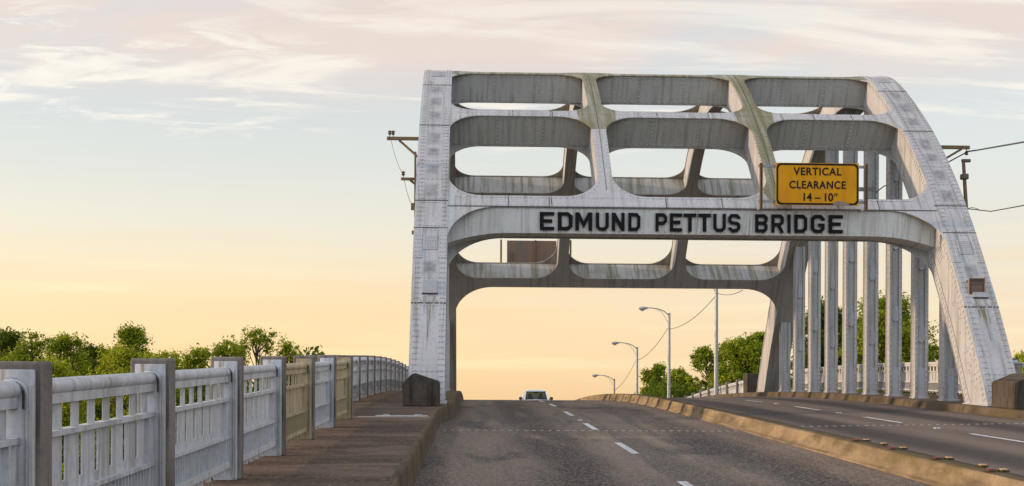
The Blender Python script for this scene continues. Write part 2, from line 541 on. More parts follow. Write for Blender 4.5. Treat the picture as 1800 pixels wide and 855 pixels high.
# median
mm_ = deck('median', [(5.38, -.05), (5.40, .02), (5.44, .05), (5.49, .19), (5.515, .245), (5.535, .26)], 'concrete_median', d_hi=150)
m2_ = deck('median', [(5.535, .26), (5.56, .268), (5.64, .272), (5.75, .272), (5.78, .262), (5.81, .12), (5.84, .0)], 'median_top', d_hi=150)
mm_.add(m2_.v, m2_.f, 'median_top')
med = struct(mm_.link('median', smooth=True), 'stained concrete median strip between the carriageways')
# left sidewalk with kerb
kerb = struct(deck('kerb', [(-.640, -.1), (-.65, .01), (-.662, .05), (-.668, .20), (-.672, .31), (-.682, .338), (-.70, .352), (-.74, .352)], 'concrete_kerb', d_hi=160, shift=kshift).link('kerb', smooth=True),
              'left kerb of stained concrete')
m = MB()
ds = [d for d in DS if d <= 160]
for (a, b, x0, x1) in ((-14, 22, -2.5, -.74), (22, 55, -3.15, -.74), (55, 160, -2.5, -.74)):
    dd = [d for d in ds if a <= d <= b]
    vs = [(x, d, zr(d) + .35) for d in dd for x in (x0, x1)] + [(x0, d, zr(d) - .35) for d in dd]
    k = len(dd) * 2
    fs = [(2 * i, 2 * i + 1, 2 * i + 3, 2 * i + 2) for i in range(len(dd) - 1)] + [(2 * i, 2 * i + 2, k + i + 1, k + i) for i in range(len(dd) - 1)]
    m.add(vs, fs, 'walkway')
    m.add([(x0, dd[0], zr(dd[0]) + .35), (-2.4, dd[0], zr(dd[0]) + .35), (-2.4, dd[0], zr(dd[0]) - .35), (x0, dd[0], zr(dd[0]) - .35)], [(0, 1, 2, 3)], 'walkway')
sidewalk = struct(m.link('sidewalk'), 'brown sidewalk on the left of the bridge')
kerb2 = struct(deck('kerb', [(12.2, .375), (11.80, .375), (11.765, .365), (11.745, .33), (11.70, .20), (11.655, .17), (11.64, .0)][::-1], 'concrete_kerb', d_hi=160).link('kerb', smooth=True), 'right kerb of stained concrete')
m = MB()
for (a, b, x0, x1) in ((-14, 22, 12.2, 13.9), (22, 55, 12.2, 14.6), (55, 160, 12.2, 13.9)):
    dd = [d for d in ds if a <= d <= b]
    vs = [(x, d, zr(d) + .372) for d in dd for x in (x0, x1)] + [(x1, d, zr(d) - .35) for d in dd]
    k = len(dd) * 2
    fs = [(2 * i, 2 * i + 1, 2 * i + 3, 2 * i + 2) for i in range(len(dd) - 1)] + [(2 * i + 1, k + i, k + i + 1, 2 * i + 3) for i in range(len(dd) - 1)]
    m.add(vs, fs, 'walkway')
sidewalk2 = struct(m.link('sidewalk'), 'sidewalk on the right of the bridge')

# deck slab underneath
m = deck('bridge_deck', [(-2.3, -.36), (-2.3, -.9), (-1.0, -1.5), (12.4, -1.5), (13.7, -.9), (13.7, -.36)], 'concrete_plain', d_hi=160)
deck_o = struct(m.link('bridge_deck'), 'concrete deck slab')


# ground and river
m = MB(False); m.add([(-3000, -500, -10), (3000, -500, -10), (3000, 4500, -10), (-3000, 4500, -10)], [(0, 1, 2, 3)], 'grass')
struct(m.link('ground'), 'low grassy land beyond the bridge')
m = MB(False); m.add([(-900, 27, -9.9), (900, 27, -9.9), (900, 49, -9.9), (-900, 49, -9.9)], [(0, 1, 2, 3)], 'river')
struct(m.link('river'), 'river under the arch')

# road markings
LZ = .006


def sheet(x0, x1, d0, d1, f, mat, m=None):
    own = m is None
    if own: m = MB()
    m.add([(x0, d0, zr(d0) + f(x0)), (x1, d0, zr(d0) + f(x1)), (x1, d1, zr(d1) + f(x1)), (x0, d1, zr(d1) + f(x0))], [(0, 1, 2, 3)], mat)
    return m


for d in (.7, 6.3, 11.75, 17.95, 23.7, 29.3, 35.2, 41, 46.8):
    sheet(2.44, 2.56, d, d + 2.3, lambda x: LZ, 'white_line').link('lane_dash', parent=road)
for d in (13.0, 18.6, 24.3, 30.1, 36, 42):
    sheet(8.85, 8.96, d, d + 2.3, lambda x: lift(x) + LZ, 'white_line').link('lane_dash', parent=road2)
for (x, d) in ((2.5, 27.2),):
    m = MB(); m.bbox(x - .06, x + .06, d - .05, d + .05, zr(d), zr(d) + .018, 'white_line', .006); m.link('lane_stud', parent=road)
for (x, d) in ((8.9, 22.4), (8.9, 28.5), (8.9, 34.4)):
    m = MB(); m.bbox(x - .06, x + .06, d - .05, d + .05, zr(d) + lift(x), zr(d) + lift(x) + .02, 'white_line', .006); m.link('lane_stud', parent=road2)
m = MB(); x = -.55; random.seed(4)
while x < 5.35:
    w = .05 + random.random() * .05
    sheet(x, x + w, 23.41, 23.48, lambda x: LZ, 'joint_white', m); x += .16
m.link('joint_dots', parent=road)
m = MB(); x = 5.95
while x < 11.6:
    w = .05 + random.random() * .05
    sheet(x, x + w, 23.49, 23.56, lambda x: lift(x) + LZ, 'joint_white', m); x += .16
m.link('joint_dots', parent=road2)
# grooves of the expansion joint in both carriageways
sheet(-.58, 5.37, 23.53, 23.57, lambda x: .004, 'seam').link('joint_groove', parent=road)
sheet(5.87, 11.6, 23.60, 23.64, lambda x: lift(x) + .004, 'seam').link('joint_groove', parent=road2)
# steel joint across the sidewalk
m = MB(); m.bbox(-2.05, -.75, 21.55, 21.66, zr(21.6) + .35, zr(21.6) + .358, 'galv', .003)
m.bbox(-1.75, -.80, 21.9, 21.98, zr(22) + .35, zr(22) + .368, 'rail_paint', .004)
m.bbox(-1.62, -1.5, 21.95, 22.05, zr(22) + .36, zr(22) + .385, 'galv', .004)
m.bbox(-1.05, -.9, 21.95, 22.05, zr(22) + .36, zr(22) + .385, 'galv', .004)
m.link('joint_plate', parent=sidewalk)

# reflectors on the median
REF = [(1514, 773.4, 0), (1531, 773.4, 1), (1573.7, 787.4, 0), (1596, 787.4, 1), (1654, 805, 0), (1676, 805, 1), (1746, 826, 0), (1772, 826, 1), (1551, 780, 1), (1737, 818, 1)]


def ray(px, py, zt):
    """distance at which the ray through a pixel meets height zt over the road"""
    lo, hi = 4., 60.
    for _ in range(50):
        mid = (lo + hi) / 2
        if Z_at(px, py, mid) > zr(mid) + zt: lo = mid
        else: hi = mid
    return lo


words = ['nearest', 'second nearest', 'third nearest', 'farthest']
rr_ = {0: [], 1: []}
for i, (px, py, k) in enumerate(REF):
    q = REF[i - 1] if (k == 1 and i < 8) else (px, py, k)
    d = ray(q[0] + 8, q[1], .285); rr_[k].append((d, 5.59 if k == 0 else 5.74))
for k in (0, 1):
    lst = sorted(rr_[k]); nm = 'red' if k == 0 else 'amber'
    order = ['nearest', 'second nearest', 'third nearest', 'fourth nearest', 'fifth nearest', 'farthest']
    for i, (d, x) in enumerate(lst):
        o = thing('road_reflector', (x, d, zr(d) + .265), '%s %s raised reflector on top of the concrete median' % (
            'farthest' if i == len(lst) - 1 else order[i], nm), 'reflector', 'reflectors on the median')
        m = MB(); m.bbox(x - .045, x + .045, d - .06, d + .06, zr(d) + .272, zr(d) + .29, 'median_top', .006); m.link('reflector_base', parent=o)
        m = MB(); m.bbox(x - .038, x + .038, d - .035, d + .035, zr(d) + .286, zr(d) + .303, 'red_reflector' if k == 0 else 'amber_reflector', .008)
        m.link('lens', parent=o)

# ------------------------------------------------------------------ the arch
CD = .029; MIR = 76.9
RAW = [(26.75, -.45), (27.2, .42), (27.58, 1.12), (28.43, 2.61), (29.28, 3.86), (29.85, 4.68), (30.38, 5.37), (30.98, 6.10), (31.82, 6.99), (32.65, 7.78),
       (34.0, 8.85), (35.3, 9.73), (36.3, 10.21), (38.45, 10.52)]
half = [(d, z + CD * (d - 27.2)) for d, z in RAW]
full = half + [(MIR - d, z) for d, z in half[-2::-1]]


def smooth_curve(p, it=4):
    for _ in range(it):   # corner cutting
        q = [p[0]]
        for a, b in zip(p, p[1:]):
            q.append((a[0] * .75 + b[0] * .25, a[1] * .75 + b[1] * .25)); q.append((a[0] * .25 + b[0] * .75, a[1] * .25 + b[1] * .75))
        q.append(p[-1]); p = q
    return p


CUR = smooth_curve(full, 3)
ACC = [0.]
for a, b in zip(CUR, CUR[1:]): ACC.append(ACC[-1] + math.hypot(b[0] - a[0], b[1] - a[1]))
LEN = ACC[-1]
TK = 1.12          # depth of the box section


def E(t):
    if t <= 0: i = 0
    else:
        lo, hi = 0, len(ACC) - 2
        while lo < hi:
            md = (lo + hi + 1) // 2
            if ACC[md] <= t: lo = md
            else: hi = md - 1
        i = lo
    u = (t - ACC[i]) / (ACC[i + 1] - ACC[i])
    a, b = CUR[i], CUR[i + 1]
    return (a[0] + (b[0] - a[0]) * u, a[1] + (b[1] - a[1]) * u)


def nrm(t):         # inward
    a = E(t - .25); b = E(t + .25)
    dx, dz = b[0] - a[0], b[1] - a[1]; l = math.hypot(dx, dz)
    return (dz / l, -dx / l)


def P(X, t, w=0.):
    """point at lateral X, arc length t, depth w inwards from the outer face"""
    e = E(t); n = nrm(t)
    if w > 0: w *= max(.76, min(1., 1 - .036 * (min(t, LEN - t) - 6.4)))   # the box gets shallower towards the crown
    d = e[0] + n[0] * w; z = e[1] + n[1] * w
    return (X, d, z - CD * (d - 27.2))


def t_of_z(z):
    lo, hi = 0., LEN / 2
    for _ in range(50):
        md = (lo + hi) / 2
        if P(0, md)[2] < z: lo = md
        else: hi = md
    return lo


XL0, XL1 = -1.43, -.63
XR0, XR1 = 12.0, 12.80
XM = (3.48, 7.93)
MW = .19
tA, tB, tC = t_of_z(5.43), t_of_z(8.27), t_of_z(10.02)
HA, HB, HC = .21, .17, .16
STR = [(tA, HA), (tB, HB), (tC, HC), (LEN - tC, HC), (LEN - tB, HB), (LEN - tA, HA)]

BR = thing('arch_bridge', (5.68, 27.2, 0), 'riveted silver grey steel through arch bridge carrying the black lettering over the road', 'bridge')
random.seed(11)


class RB(MB):
    def rivet(s, p, n, r=.017, mat='steel'):
        r = r * 1.4
        n = Vector(n).normalized(); p = Vector(p)
        u = n.cross(Vector((0, 0, 1)));
        if u.length < .1: u = n.cross(Vector((1, 0, 0)))
        u.normalize(); w = n.cross(u)
        vs = [];
        for (rad, h) in ((r, -.002), (r * .66, r * .8)):
            for k in range(5):
                a = 2 * pi * k / 5; vs.append(p + (u * cos(a) + w * sin(a)) * rad + n * h)
        fs = [(k, (k + 1) % 5, (k + 1) % 5 + 5, k + 5) for k in range(5)] + [(5, 6, 7, 8, 9)]
        s.add([v[:] for v in vs], fs, mat)


def rivet_row(m, f, a, b, step, mat='steel', r=.017, jit=0.):
    """f(u) -> (point, normal)"""
    n = max(1, int(abs(b - a) / step))
    for i in range(n + 1):
        p, q = f(a + (b - a) * i / n); m.rivet(p, q, r, mat)


def nin(t, sgn=-1):
    n = nrm(t); return (0, sgn * n[0], sgn * n[1])


def rib(x0, x1, side):
    """box rib; side=+1 when the road lies towards +X"""
    m = RB(); ts = [i * .35 for i in range(int(LEN / .35) + 1)] + [LEN]
    vs = []
    for t in ts:
        for (x, w) in ((x0, 0), (x1, 0), (x1, TK), (x0, TK)): vs.append(P(x, t, w))
    fs = []
    for i in range(len(ts) - 1):
        for k in range(4):
            a = i * 4 + k; b = i * 4 + (k + 1) % 4
            fs.append((a, b, b + 4, a + 4))
    m.add(vs, fs, 'steel')
    # flange plates standing proud of the webs
    for w0, w1 in ((-.018, .0), (TK, TK + .018)):
        vs = []; fs = []
        for t in ts:
            for (x, w) in ((x0 - .02, w0), (x1 + .02, w0), (x1 + .02, w1 + (.035 if w0 < 0 else 0)), (x0 - .02, w1 + (.035 if w0 < 0 else 0))): vs.append(P(x, t, w))
        for i in range(len(ts) - 1):
            for k in range(4):
                a = i * 4 + k; b = i * 4 + (k + 1) % 4; fs.append((a, b, b + 4, a + 4))
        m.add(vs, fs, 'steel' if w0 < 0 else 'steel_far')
    return m


def plate(m, x0, x1, t0, t1, w0, w1, mat):
    """raised plate on the curved face between t0 and t1"""
    n = max(1, int((t1 - t0) / .3)); vs = []; fs = []
    for i in range(n + 1):
        t = t0 + (t1 - t0) * i / n
        for (x, w) in ((x0, w0), (x1, w0), (x1, w1), (x0, w1)): vs.append(P(x, t, w))
    for i in range(n):
        for k in range(4):
            a = i * 4 + k; b = i * 4 + (k + 1) % 4; fs.append((a, b, b + 4, a + 4))
    fs += [(0, 1, 2, 3), tuple(range(4 * n, 4 * n + 4))]
    m.add(vs, fs, mat)


def make_rib(x0, x1, inner):
    m = rib(x0, x1, inner); F = -.018
    tz = t_of_z
    # rivets on the near outer face
    for dx in (.05, .13):
        for s_ in (x0 + dx, x1 - dx):
            rivet_row(m, lambda t: (P(s_, t, F), nin(t)), tz(.3), tC + 1.5, .155)
    # rivets on the webs and the inner flange
    for xs, sg in ((x0, -1), (x1, 1)):
        for w in (.10, .17, TK - .10, TK - .17):
            rivet_row(m, lambda t: (P(xs, t, w), (sg, 0, 0)), tz(.3), tC, .155)
    for s_ in (x0 + .07, x1 - .07):
        rivet_row(m, lambda t: (P(s_, t, TK + .018), nin(t, 1)), LEN - tC, LEN - tz(.4), .17, 'steel_far')
    # splice plates and seams
    for z in (2.72, 4.66, 5.42, 7.78, 9.35):
        plate(m, x0 - .022, x1 + .022, tz(z) - .017, tz(z) + .017, F - .004, F + .03, 'seam')
        for dt in (-.07, .07):
            rivet_row(m, lambda x: (P(x, tz(z) + dt, F), nin(tz(z))), x0 + .2, x1 - .2, .085)
    for z in (1.1, 3.35, 6.05, 6.6):
        rivet_row(m, lambda x: (P(x, tz(z), F), nin(tz(z))), x0 + .06, x1 - .06, .10)
    plate(m, x0 - .01, x0 + .20, tz(3.86), tz(4.64), F - .016, F, 'steel')
    plate(m, x1 - .20, x1 + .01, tz(3.86), tz(4.64), F - .016, F, 'steel')
    plate(m, x0 + .22, x1 - .22, tz(4.08), tz(4.45), F - .014, F, 'steel')
    for k in range(7):
        for j in range(5): m.rivet(P(x0 + .27 + .26 * j / 4, tz(4.12) + k * .06, F - .014), nin(tz(4.2)), .013)
    for k in range(6):
        for s_ in (x0 + .03, x0 + .15, x1 - .15, x1 - .03): m.rivet(P(s_, tz(3.92) + k * .13, F - .016), nin(tz(4.2)), .013)
    # darker, recoated fields
    o1, o2 = x0 + .17, x1 - .17; patches = []
    for (za, zb) in ((9.0, 9.3), (8.45, 8.85), (7.95, 8.3), (7.1, 7.55), (6.75, 7.02), (6.15, 6.5)):
        patches.append((o1, o2, tz(za), tz(zb)))
    # top end: hatch and short seams
    plate(m, x0 + .2, x1 - .2, tz(9.75), tz(9.98), F - .012, F, 'steel_patch')
    plate(m, x0 + .22, x0 + .25, tz(9.45), tz(9.47), F - .012, F, 'seam')
    # web panel seams on the side that faces the road
    xi, sg = (x1, 1) if inner > 0 else (x0, -1)
    n = 60
    for w in (.30, ):
        vs = []; fs = []
        for i in range(n + 1):
            t = tz(.5) + (tz(5.2) - tz(.5)) * i / n
            for ww in (TK * .78 - .008, TK * .78 + .008): vs.append(tuple(Vector(P(xi, t, ww)) + Vector((sg * .004, 0, 0))))
        for i in range(n): fs.append((2 * i, 2 * i + 1, 2 * i + 3, 2 * i + 2))
        m.add(vs, fs, 'seam')
    for k in range(70):          # gusset rivet field at the knee
        t = tz(4.3) + (k // 7) * .11; m.rivet(P(xi, t, .35 + (k % 7) * .055), (sg, 0, 0))
    for k in range(40):
        t = tz(1.0) + random.random() * 2.6; m.rivet(P(xi, t, .30 + .12 * (k % 3)), (sg, 0, 0))
    # base plate
    b = P(0, tz(.38))[1]
    m.bbox(x0 - .06, x1 + .06, b - .06, b + 1.35, zr(27.3) + .352, zr(27.3) + .40, 'steel', .01)
    o = m.link('arch_rib', parent=BR)
    q = 8
    for (a, b, ta, tb) in patches + [(o1, o2, tz(3.45), tz(3.8)), (o1, o2, tz(5.5), tz(5.9))]:
        vs = []; fs = []; at = []
        ta -= .06; tb += .06; k = 0
        for i in range(q + 1):
            for j in range(q + 1):
                vs.append(P(a + (b - a) * j / q, ta + (tb - ta) * i / q, F - .0035))
                e = min(i, q - i, j, q - j) / 2.6; at.append(min(1, e) ** 1.0)
        for i in range(q):
            for j in range(q): w_ = k + i * (q + 1) + j; fs.append((w_, w_ + 1, w_ + q + 2, w_ + q + 1))
        pm = MB(); pm.add(vs, fs, 'steel_smudge'); po = pm.link('worn_paint', parent=o)
        at_ = po.data.attributes.new('soft', 'FLOAT', 'POINT'); at_.data.foreach_set('value', at)
    # hanging plate and hatch
    h = MB(); plate(h, x0 + .26, x1 - .20, tz(2.95), tz(3.28), F - .03, F - .004, 'steel_patch')
    plate(h, x0 + .24, x1 - .18, tz(2.93), tz(2.95), F - .035, F - .004, 'seam')
    h.link('hatch', parent=o)
    for (xx, za, zb2, w_) in ((x0 + .30, 2.90, 2.45, .035), (x0 + .52, 2.90, 2.3, .03), (x0 + .41, 2.70, 1.9, .05), (x1 - .2, 4.6, 4.2, .02)):
        k = MB(); vs = []; fs = []
        for i in range(7):
            z = za + (zb2 - za) * i / 6; ww = w_ * (1 - i / 7.5)
            vs += [P(xx - ww, tz(z), F - .006), P(xx + ww, tz(z), F - .006)]
        for i in range(6): fs.append((2 * i, 2 * i + 1, 2 * i + 3, 2 * i + 2))
        k.add(vs, fs, 'rust_wash'); k.link('rust_streak', parent=o)
    return o


ribL = make_rib(XL0, XL1, 1)
ribR = make_rib(XR0, XR1, -1)


def in_poly(p, poly):
    x, y = p; c = False; n = len(poly); j = n - 1
    for i in range(n):
        xi, yi = poly[i]; xj, yj = poly[j]
        if (yi > y) != (yj > y) and x < (xj - xi) * (y - yi) / (yj - yi) + xi: c = not c
        j = i
    return c


def resample(poly, step):
    out = []
    for a, b in zip(poly, poly[1:] + poly[:1]):
        l = math.hypot(b[0] - a[0], b[1] - a[1]); n = max(1, int(l / step))
        for i in range(n): out.append((a[0] + (b[0] - a[0]) * i / n, a[1] + (b[1] - a[1]) * i / n))
    return out


def rrect(x0, x1, t0, t1, rx, rt, n=9, e=1.0):
    """opening with elliptical corners"""
    rt = min(rt, (t1 - t0) * .5); o = []
    for (cx, ct, a0) in ((x1 - rx, t1 - rt, 0), (x0 + rx, t1 - rt, 90), (x0 + rx, t0 + rt, 180), (x1 - rx, t0 + rt, 270)):
        for k in range(n + 1):
            a = radians(a0 + 90 * k / n); o.append((cx + rx * cos(a), ct + rt * sin(a)))
    q = []
    for p in o:
        if not q or math.hypot(p[0] - q[-1][0], p[1] - q[-1][1]) > 1e-4: q.append(p)
    return resample(q, .3)


def holes():
    hs = []
    cols = [(XL1, XM[0] - MW), (XM[0] + MW, XM[1] - MW), (XM[1] + MW, XR0)]
    for (a, ha), (b, hb) in zip(STR, STR[1:]):
        row = []
        for (x0, x1) in cols:
            row.append(rrect(x0, x1, a + ha, b - hb, *((.72, .55) if len(hs) in (1, 3) else (.88, .85))))
        hs.append(row)
    return hs


HO = holes()


def knee_outline(kn=1.25, kx=1.25, top=0.):
    t0 = tA - HA; t1 = LEN - t0; o = []
    n = 12
    o.append((XL1, t0 - kn))
    for k in range(1, n + 1):
        a = pi / 2 * k / n; o.append((XL1 + kx * (1 - cos(a)), t0 - kn + kn * sin(a)))
    for k in range(n):
        a = pi / 2 * (1 - k / n); o.append((XR0 - kx * (1 - cos(a)), t0 - kn + kn * sin(a)))
    o.append((XR0, t0 - kn))
    o2 = [(x, LEN - t) for x, t in o][::-1]
    return resample(o + o2, .35)


def face_plate(name, outline, holes_, w0, w1, mats, only=None):
    """curved plate with openings; material picked by f(X,t)"""
    vs = []; es = []
    for poly in [outline] + holes_:
        o = len(vs); vs += [Vector(p) for p in poly]
        es += [(o + i, o + (i + 1) % len(poly)) for i in range(len(poly))]
    r = delaunay_2d_cdt(vs, es, [], 0, 1e-5)
    V, F_ = r[0], r[2]
    keep = []
    for f in F_:
        c = sum((V[i] for i in f), Vector((0, 0))) / len(f)
        if in_poly(c, outline) and not any(in_poly(c, h) for h in holes_): keep.append(f)
    edges = {}
    for f in keep:
        for a, b in zip(f, list(f[1:]) + [f[0]]): edges[(min(a, b), max(a, b))] = edges.get((min(a, b), max(a, b)), 0) + 1
    m = RB(); n = len(V)
    allv = [P(v.x, v.y, w0) for v in V] + [P(v.x, v.y, w1) for v in V]
    m.v = allv
    for f in keep:
        c = sum((V[i] for i in f), Vector((0, 0))) / len(f)
        k = m.mi(mats(c.x, c.y))
        m.f.append(tuple(f)); m.m.append(k); m.f.append(tuple(i + n for i in f[::-1])); m.m.append(k)
    for (a, b), q in edges.items():
        if q == 1: m.f.append((a, b, b + n, a + n)); m.m.append(m.mi(mats(V[a].x, V[a].y)))
    return m


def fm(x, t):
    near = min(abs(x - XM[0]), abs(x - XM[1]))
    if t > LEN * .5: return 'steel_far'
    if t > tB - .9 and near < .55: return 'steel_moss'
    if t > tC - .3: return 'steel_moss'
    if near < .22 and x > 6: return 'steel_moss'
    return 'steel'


allh = [h for row in HO for h in row]
m = face_plate('o', knee_outline(), allh, -.012, .016, fm)
# rivets along the rims of the near openings
for row in HO[:2]:
    for h in row:
        cx = sum(p[0] for p in h) / len(h); ct = sum(p[1] for p in h) / len(h)
        hp = resample(h, .14)
        for (x, t) in hp:
            dx, dt = x - cx, t - ct; l = math.hypot(dx, dt)
            ux, ut = dx / abs(dx) if abs(dx) > 1e-3 else 0, dt / abs(dt) if abs(dt) > 1e-3 else 0
            q = (x + dx / l * .07, t + dt / l * .07)
            if XL1 - .02 < q[0] < XR0 + .02: m.rivet(P(q[0], q[1], -.012), nin(q[1]), .015, fm(*q))
for x in [XL1 + .2 + i * .13 for i in range(int((XR0 - XL1 - .4) / .13))]:
    for t in (tA - .15, tA + .15, tB): m.rivet(P(x, t, -.012), nin(t), .015, fm(x, t))
# laps where the strips are spliced
for xs in (XL1 + 1.55, XM[0] + 1.5, XM[1] - 1.5, XM[1] + 1.5, XL1 + 2.6, XR0 - 1.5, XM[0] - 1.45):
    plate(m, xs, xs + .018, tA - HA + .01, tA + HA - .02, -.018, -.012, 'seam')
    plate(m, xs + .2, xs + .215, tB - HB + .01, tB + HB - .01, -.016, -.012, 'seam')
plate(m, XL1, XR0, tA - HA - .0, tA - HA + .022, -.022, -.012, 'seam')
for xm in XM:                                     # the gap between the paired angles of the struts
    plate(m, xm - .006, xm + .006, tA + .45, tC - .1, -.0165, -.012, 'seam')
outer = m.link('outer_face_plate', parent=BR)


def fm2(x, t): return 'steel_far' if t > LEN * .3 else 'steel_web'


inh = [[(x, t) for x, t in h] for h in allh]
m = face_plate('i', knee_outline(1.35, 1.45), inh, TK - .014, TK + .016, fm2)
for row in HO[4:]:
    for h in row:
        cx = sum(p[0] for p in h) / len(h); ct = sum(p[1] for p in h) / len(h)
        for (x, t) in resample(h, .2):
            dx, dt = x - cx, t - ct; l = math.hypot(dx, dt); q = (x + dx / l * .09, t + dt / l * .09)
            if XL1 < q[0] < XR0 and t > LEN - tA - HA - .2 or t < LEN - tB: m.rivet(P(q[0], q[1], TK + .016), nin(q[1], 1), .016, 'steel_far')
m.link('inner_face_plate', parent=BR)


def drop(x):
    a = min(x - XL1, XR0 - x)
    return .42 * max(0, 1 - a / 1.9) ** 2.2


def web(m, tf, x0, x1, mat, th=.012, n=36):
    vs = []; fs = []
    for i in range(n + 1):
        x = x0 + (x1 - x0) * i / n; t = tf(x)
        for w in (.018, TK - .016): vs.append(P(x, t - th / 2, w)); vs.append(P(x, t + th / 2, w))
    for i in range(n):
        a = i * 4
        fs += [(a, a + 4, a + 6, a + 2), (a + 1, a + 3, a + 7, a + 5), (a, a + 1, a + 5, a + 4), (a + 2, a + 6, a + 7, a + 3)]
    m.add(vs, fs, mat)


beams = []


def FZ(x):
    a = min(x - XL1, XR0 - x)
    return 4.63 - .27 * max(0, 1 - a / 1.6) ** 2


for bi, (t, h) in enumerate(STR):
    near = t < LEN / 2; sgn = 1 if near else -1
    m = RB()
    isA = bi in (0, 5)
    tf = (lambda x, t=t, h=h, s=sgn, A=isA: t - s * (h - .03 + (drop(x) if A else 0)))
    tg = (lambda x, t=t, h=h, s=sgn: t + s * (h - .03))
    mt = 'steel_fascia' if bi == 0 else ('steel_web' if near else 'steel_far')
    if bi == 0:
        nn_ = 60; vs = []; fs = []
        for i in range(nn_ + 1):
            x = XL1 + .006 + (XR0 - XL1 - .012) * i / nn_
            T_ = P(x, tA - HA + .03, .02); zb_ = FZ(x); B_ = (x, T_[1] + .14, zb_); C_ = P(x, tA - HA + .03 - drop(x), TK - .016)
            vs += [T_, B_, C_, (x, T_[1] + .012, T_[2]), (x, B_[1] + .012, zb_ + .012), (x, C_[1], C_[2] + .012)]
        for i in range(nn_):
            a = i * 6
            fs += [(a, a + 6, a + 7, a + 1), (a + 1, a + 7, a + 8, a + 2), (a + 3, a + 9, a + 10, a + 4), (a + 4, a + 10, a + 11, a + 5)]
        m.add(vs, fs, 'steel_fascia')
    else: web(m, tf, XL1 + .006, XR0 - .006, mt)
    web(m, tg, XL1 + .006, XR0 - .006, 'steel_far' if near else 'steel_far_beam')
    segs = [(XL1, XM[0] - MW), (XM[0] + MW, XM[1] - MW), (XM[1] + MW, XR0)]
    if bi < 3:
        tl = tf
        def nf(x, tl=tl):
            n = nrm(tl(x)); return (0, -n[1] * -1, n[0] * -1)   # facing away from the apex
        for (a, b) in segs:
            if bi > 0:
                for w in (.09, TK - .09):
                    rivet_row(m, lambda x: (P(x, tl(x) - .008, w), nf(x)), a + .15, b - .1, .165, mt, .02)
                for f in (.34, .67):
                    xx = a + (b - a) * f
                    for dx in (-.0, ): rivet_row(m, lambda w: (P(xx + dx, tl(xx) - .008, w), nf(xx)), .14, TK - .14, .13, mt, .02)
            else:
                rivet_row(m, lambda x: ((x, P(x, tA - HA + .03, .02)[1] + .132, FZ(x) + .05), (0, -1, 0)), a + .15, b - .1, .2, mt, .012)
    if bi > 2:
        tl = tg
        for (a, b) in segs:
            for f in (.3, .65, .97):
                xx = a + (b - a) * f
                rivet_row(m, lambda w: (P(xx, tl(xx) - .0, w), (0, -.6, .8)), .1, TK - .1, .15, mt, .018)
    if bi == 0:          # vertical laps of the fascia
        for xx in (XL1 + 1.9, XM[0] - .3, XM[0] + 2.3, XM[1] - .7, XR0 - 2.3, XR0 - .12):
            q_ = P(xx, tA - HA + .03, .02); a_ = (xx, q_[1] + .01, q_[2] - .05); b_ = (xx, q_[1] + .13, FZ(xx) + .03)
            m.add([a_, (a_[0] + .014, a_[1], a_[2]), (b_[0] + .014, b_[1], b_[2]), b_], [(0, 1, 2, 3)], 'steel_patch')
    beams.append(m.link('cross_beam', parent=BR))
# struts
for xm in XM:
    m = RB(); ts = [tA - HA + (LEN - 2 * (tA - HA)) * i / 90 for i in range(91)]
    for s_ in (-1, 1):
        for i, (w0, w1) in enumerate(((.018, TK - .016),)):
            vs = []; fs = []
            for t in ts:
                for (x, w) in ((xm + s_ * (MW - .03) - .006, w0), (xm + s_ * (MW - .03) + .006, w0), (xm + s_ * (MW - .03) + .006, w1), (xm + s_ * (MW - .03) - .006, w1)): vs.append(P(x, t, w))
            for i in range(90):
                for k in range(4):
                    a = i * 4 + k; b = i * 4 + (k + 1) % 4
                    fs.append((a, b, b + 4, a + 4))
            m.add(vs, fs, 'steel_moss' if s_ * 1 > 0 else 'steel')
        for w in (.1, TK - .1):
            rivet_row(m, lambda t: (P(xm + s_ * (MW - .022), t, w), (s_, 0, 0)), tA + .3, tC, .16, 'steel')
    m.link('bracing_strut', parent=BR)

# ------------------------------------------------------------------ lettering
LT = {}
s1, h1 = .27, .19
LT['E'] = ([(0, 0), (1, 0), (1, h1), (s1, h1), (s1, .41), (.86, .41), (.86, .6), (s1, .6), (s1, 1 - h1), (1, 1 - h1), (1, 1), (0, 1)], [])
LT['D'] = ([(0, 0), (.72, 0), (1, .2), (1, .8), (.72, 1), (0, 1)], [[(s1, h1), (.62, h1), (.73, .28), (.73, .72), (.62, 1 - h1), (s1, 1 - h1)]])
LT['M'] = ([(0, 0), (.22, 0), (.22, .62), (.5, .12), (.78, .62), (.78, 0), (1, 0), (1, 1), (.76, 1), (.5, .52), (.24, 1), (0, 1)], [])
LT['U'] = ([(0, .2), (.26, 0), (.74, 0), (1, .2), (1, 1), (.74, 1), (.74, .28), (.64, .19), (.36, .19), (.26, .28), (.26, 1), (0, 1)], [])
LT['N'] = ([(0, 0), (.26, 0), (.26, .58), (.74, 0), (1, 0), (1, 1), (.74, 1), (.74, .42), (.26, 1), (0, 1)], [])
LT['P'] = ([(0, 0), (s1, 0), (s1, .36), (.75, .36), (1, .54), (1, .82), (.75, 1), (0, 1)], [[(s1, .54), (.64, .54), (.74, .62), (.74, .75), (.64, .82), (s1, .82)]])
LT['T'] = ([(.36, 0), (.64, 0), (.64, .81), (1, .81), (1, 1), (0, 1), (0, .81), (.36, .81)], [])
LT['S'] = ([(0, .2), (.24, 0), (.76, 0), (1, .2), (1, .42), (.8, .57), (.34, .6), (.26, .66), (.26, .75), (.34, .82), (.66, .82), (.74, .74), (1, .74), (1, .82), (.77, 1),
            (.23, 1), (0, .82), (0, .58), (.2, .43), (.67, .4), (.74, .34), (.74, .25), (.66, .18), (.34, .18), (.26, .26), (0, .26)], [])
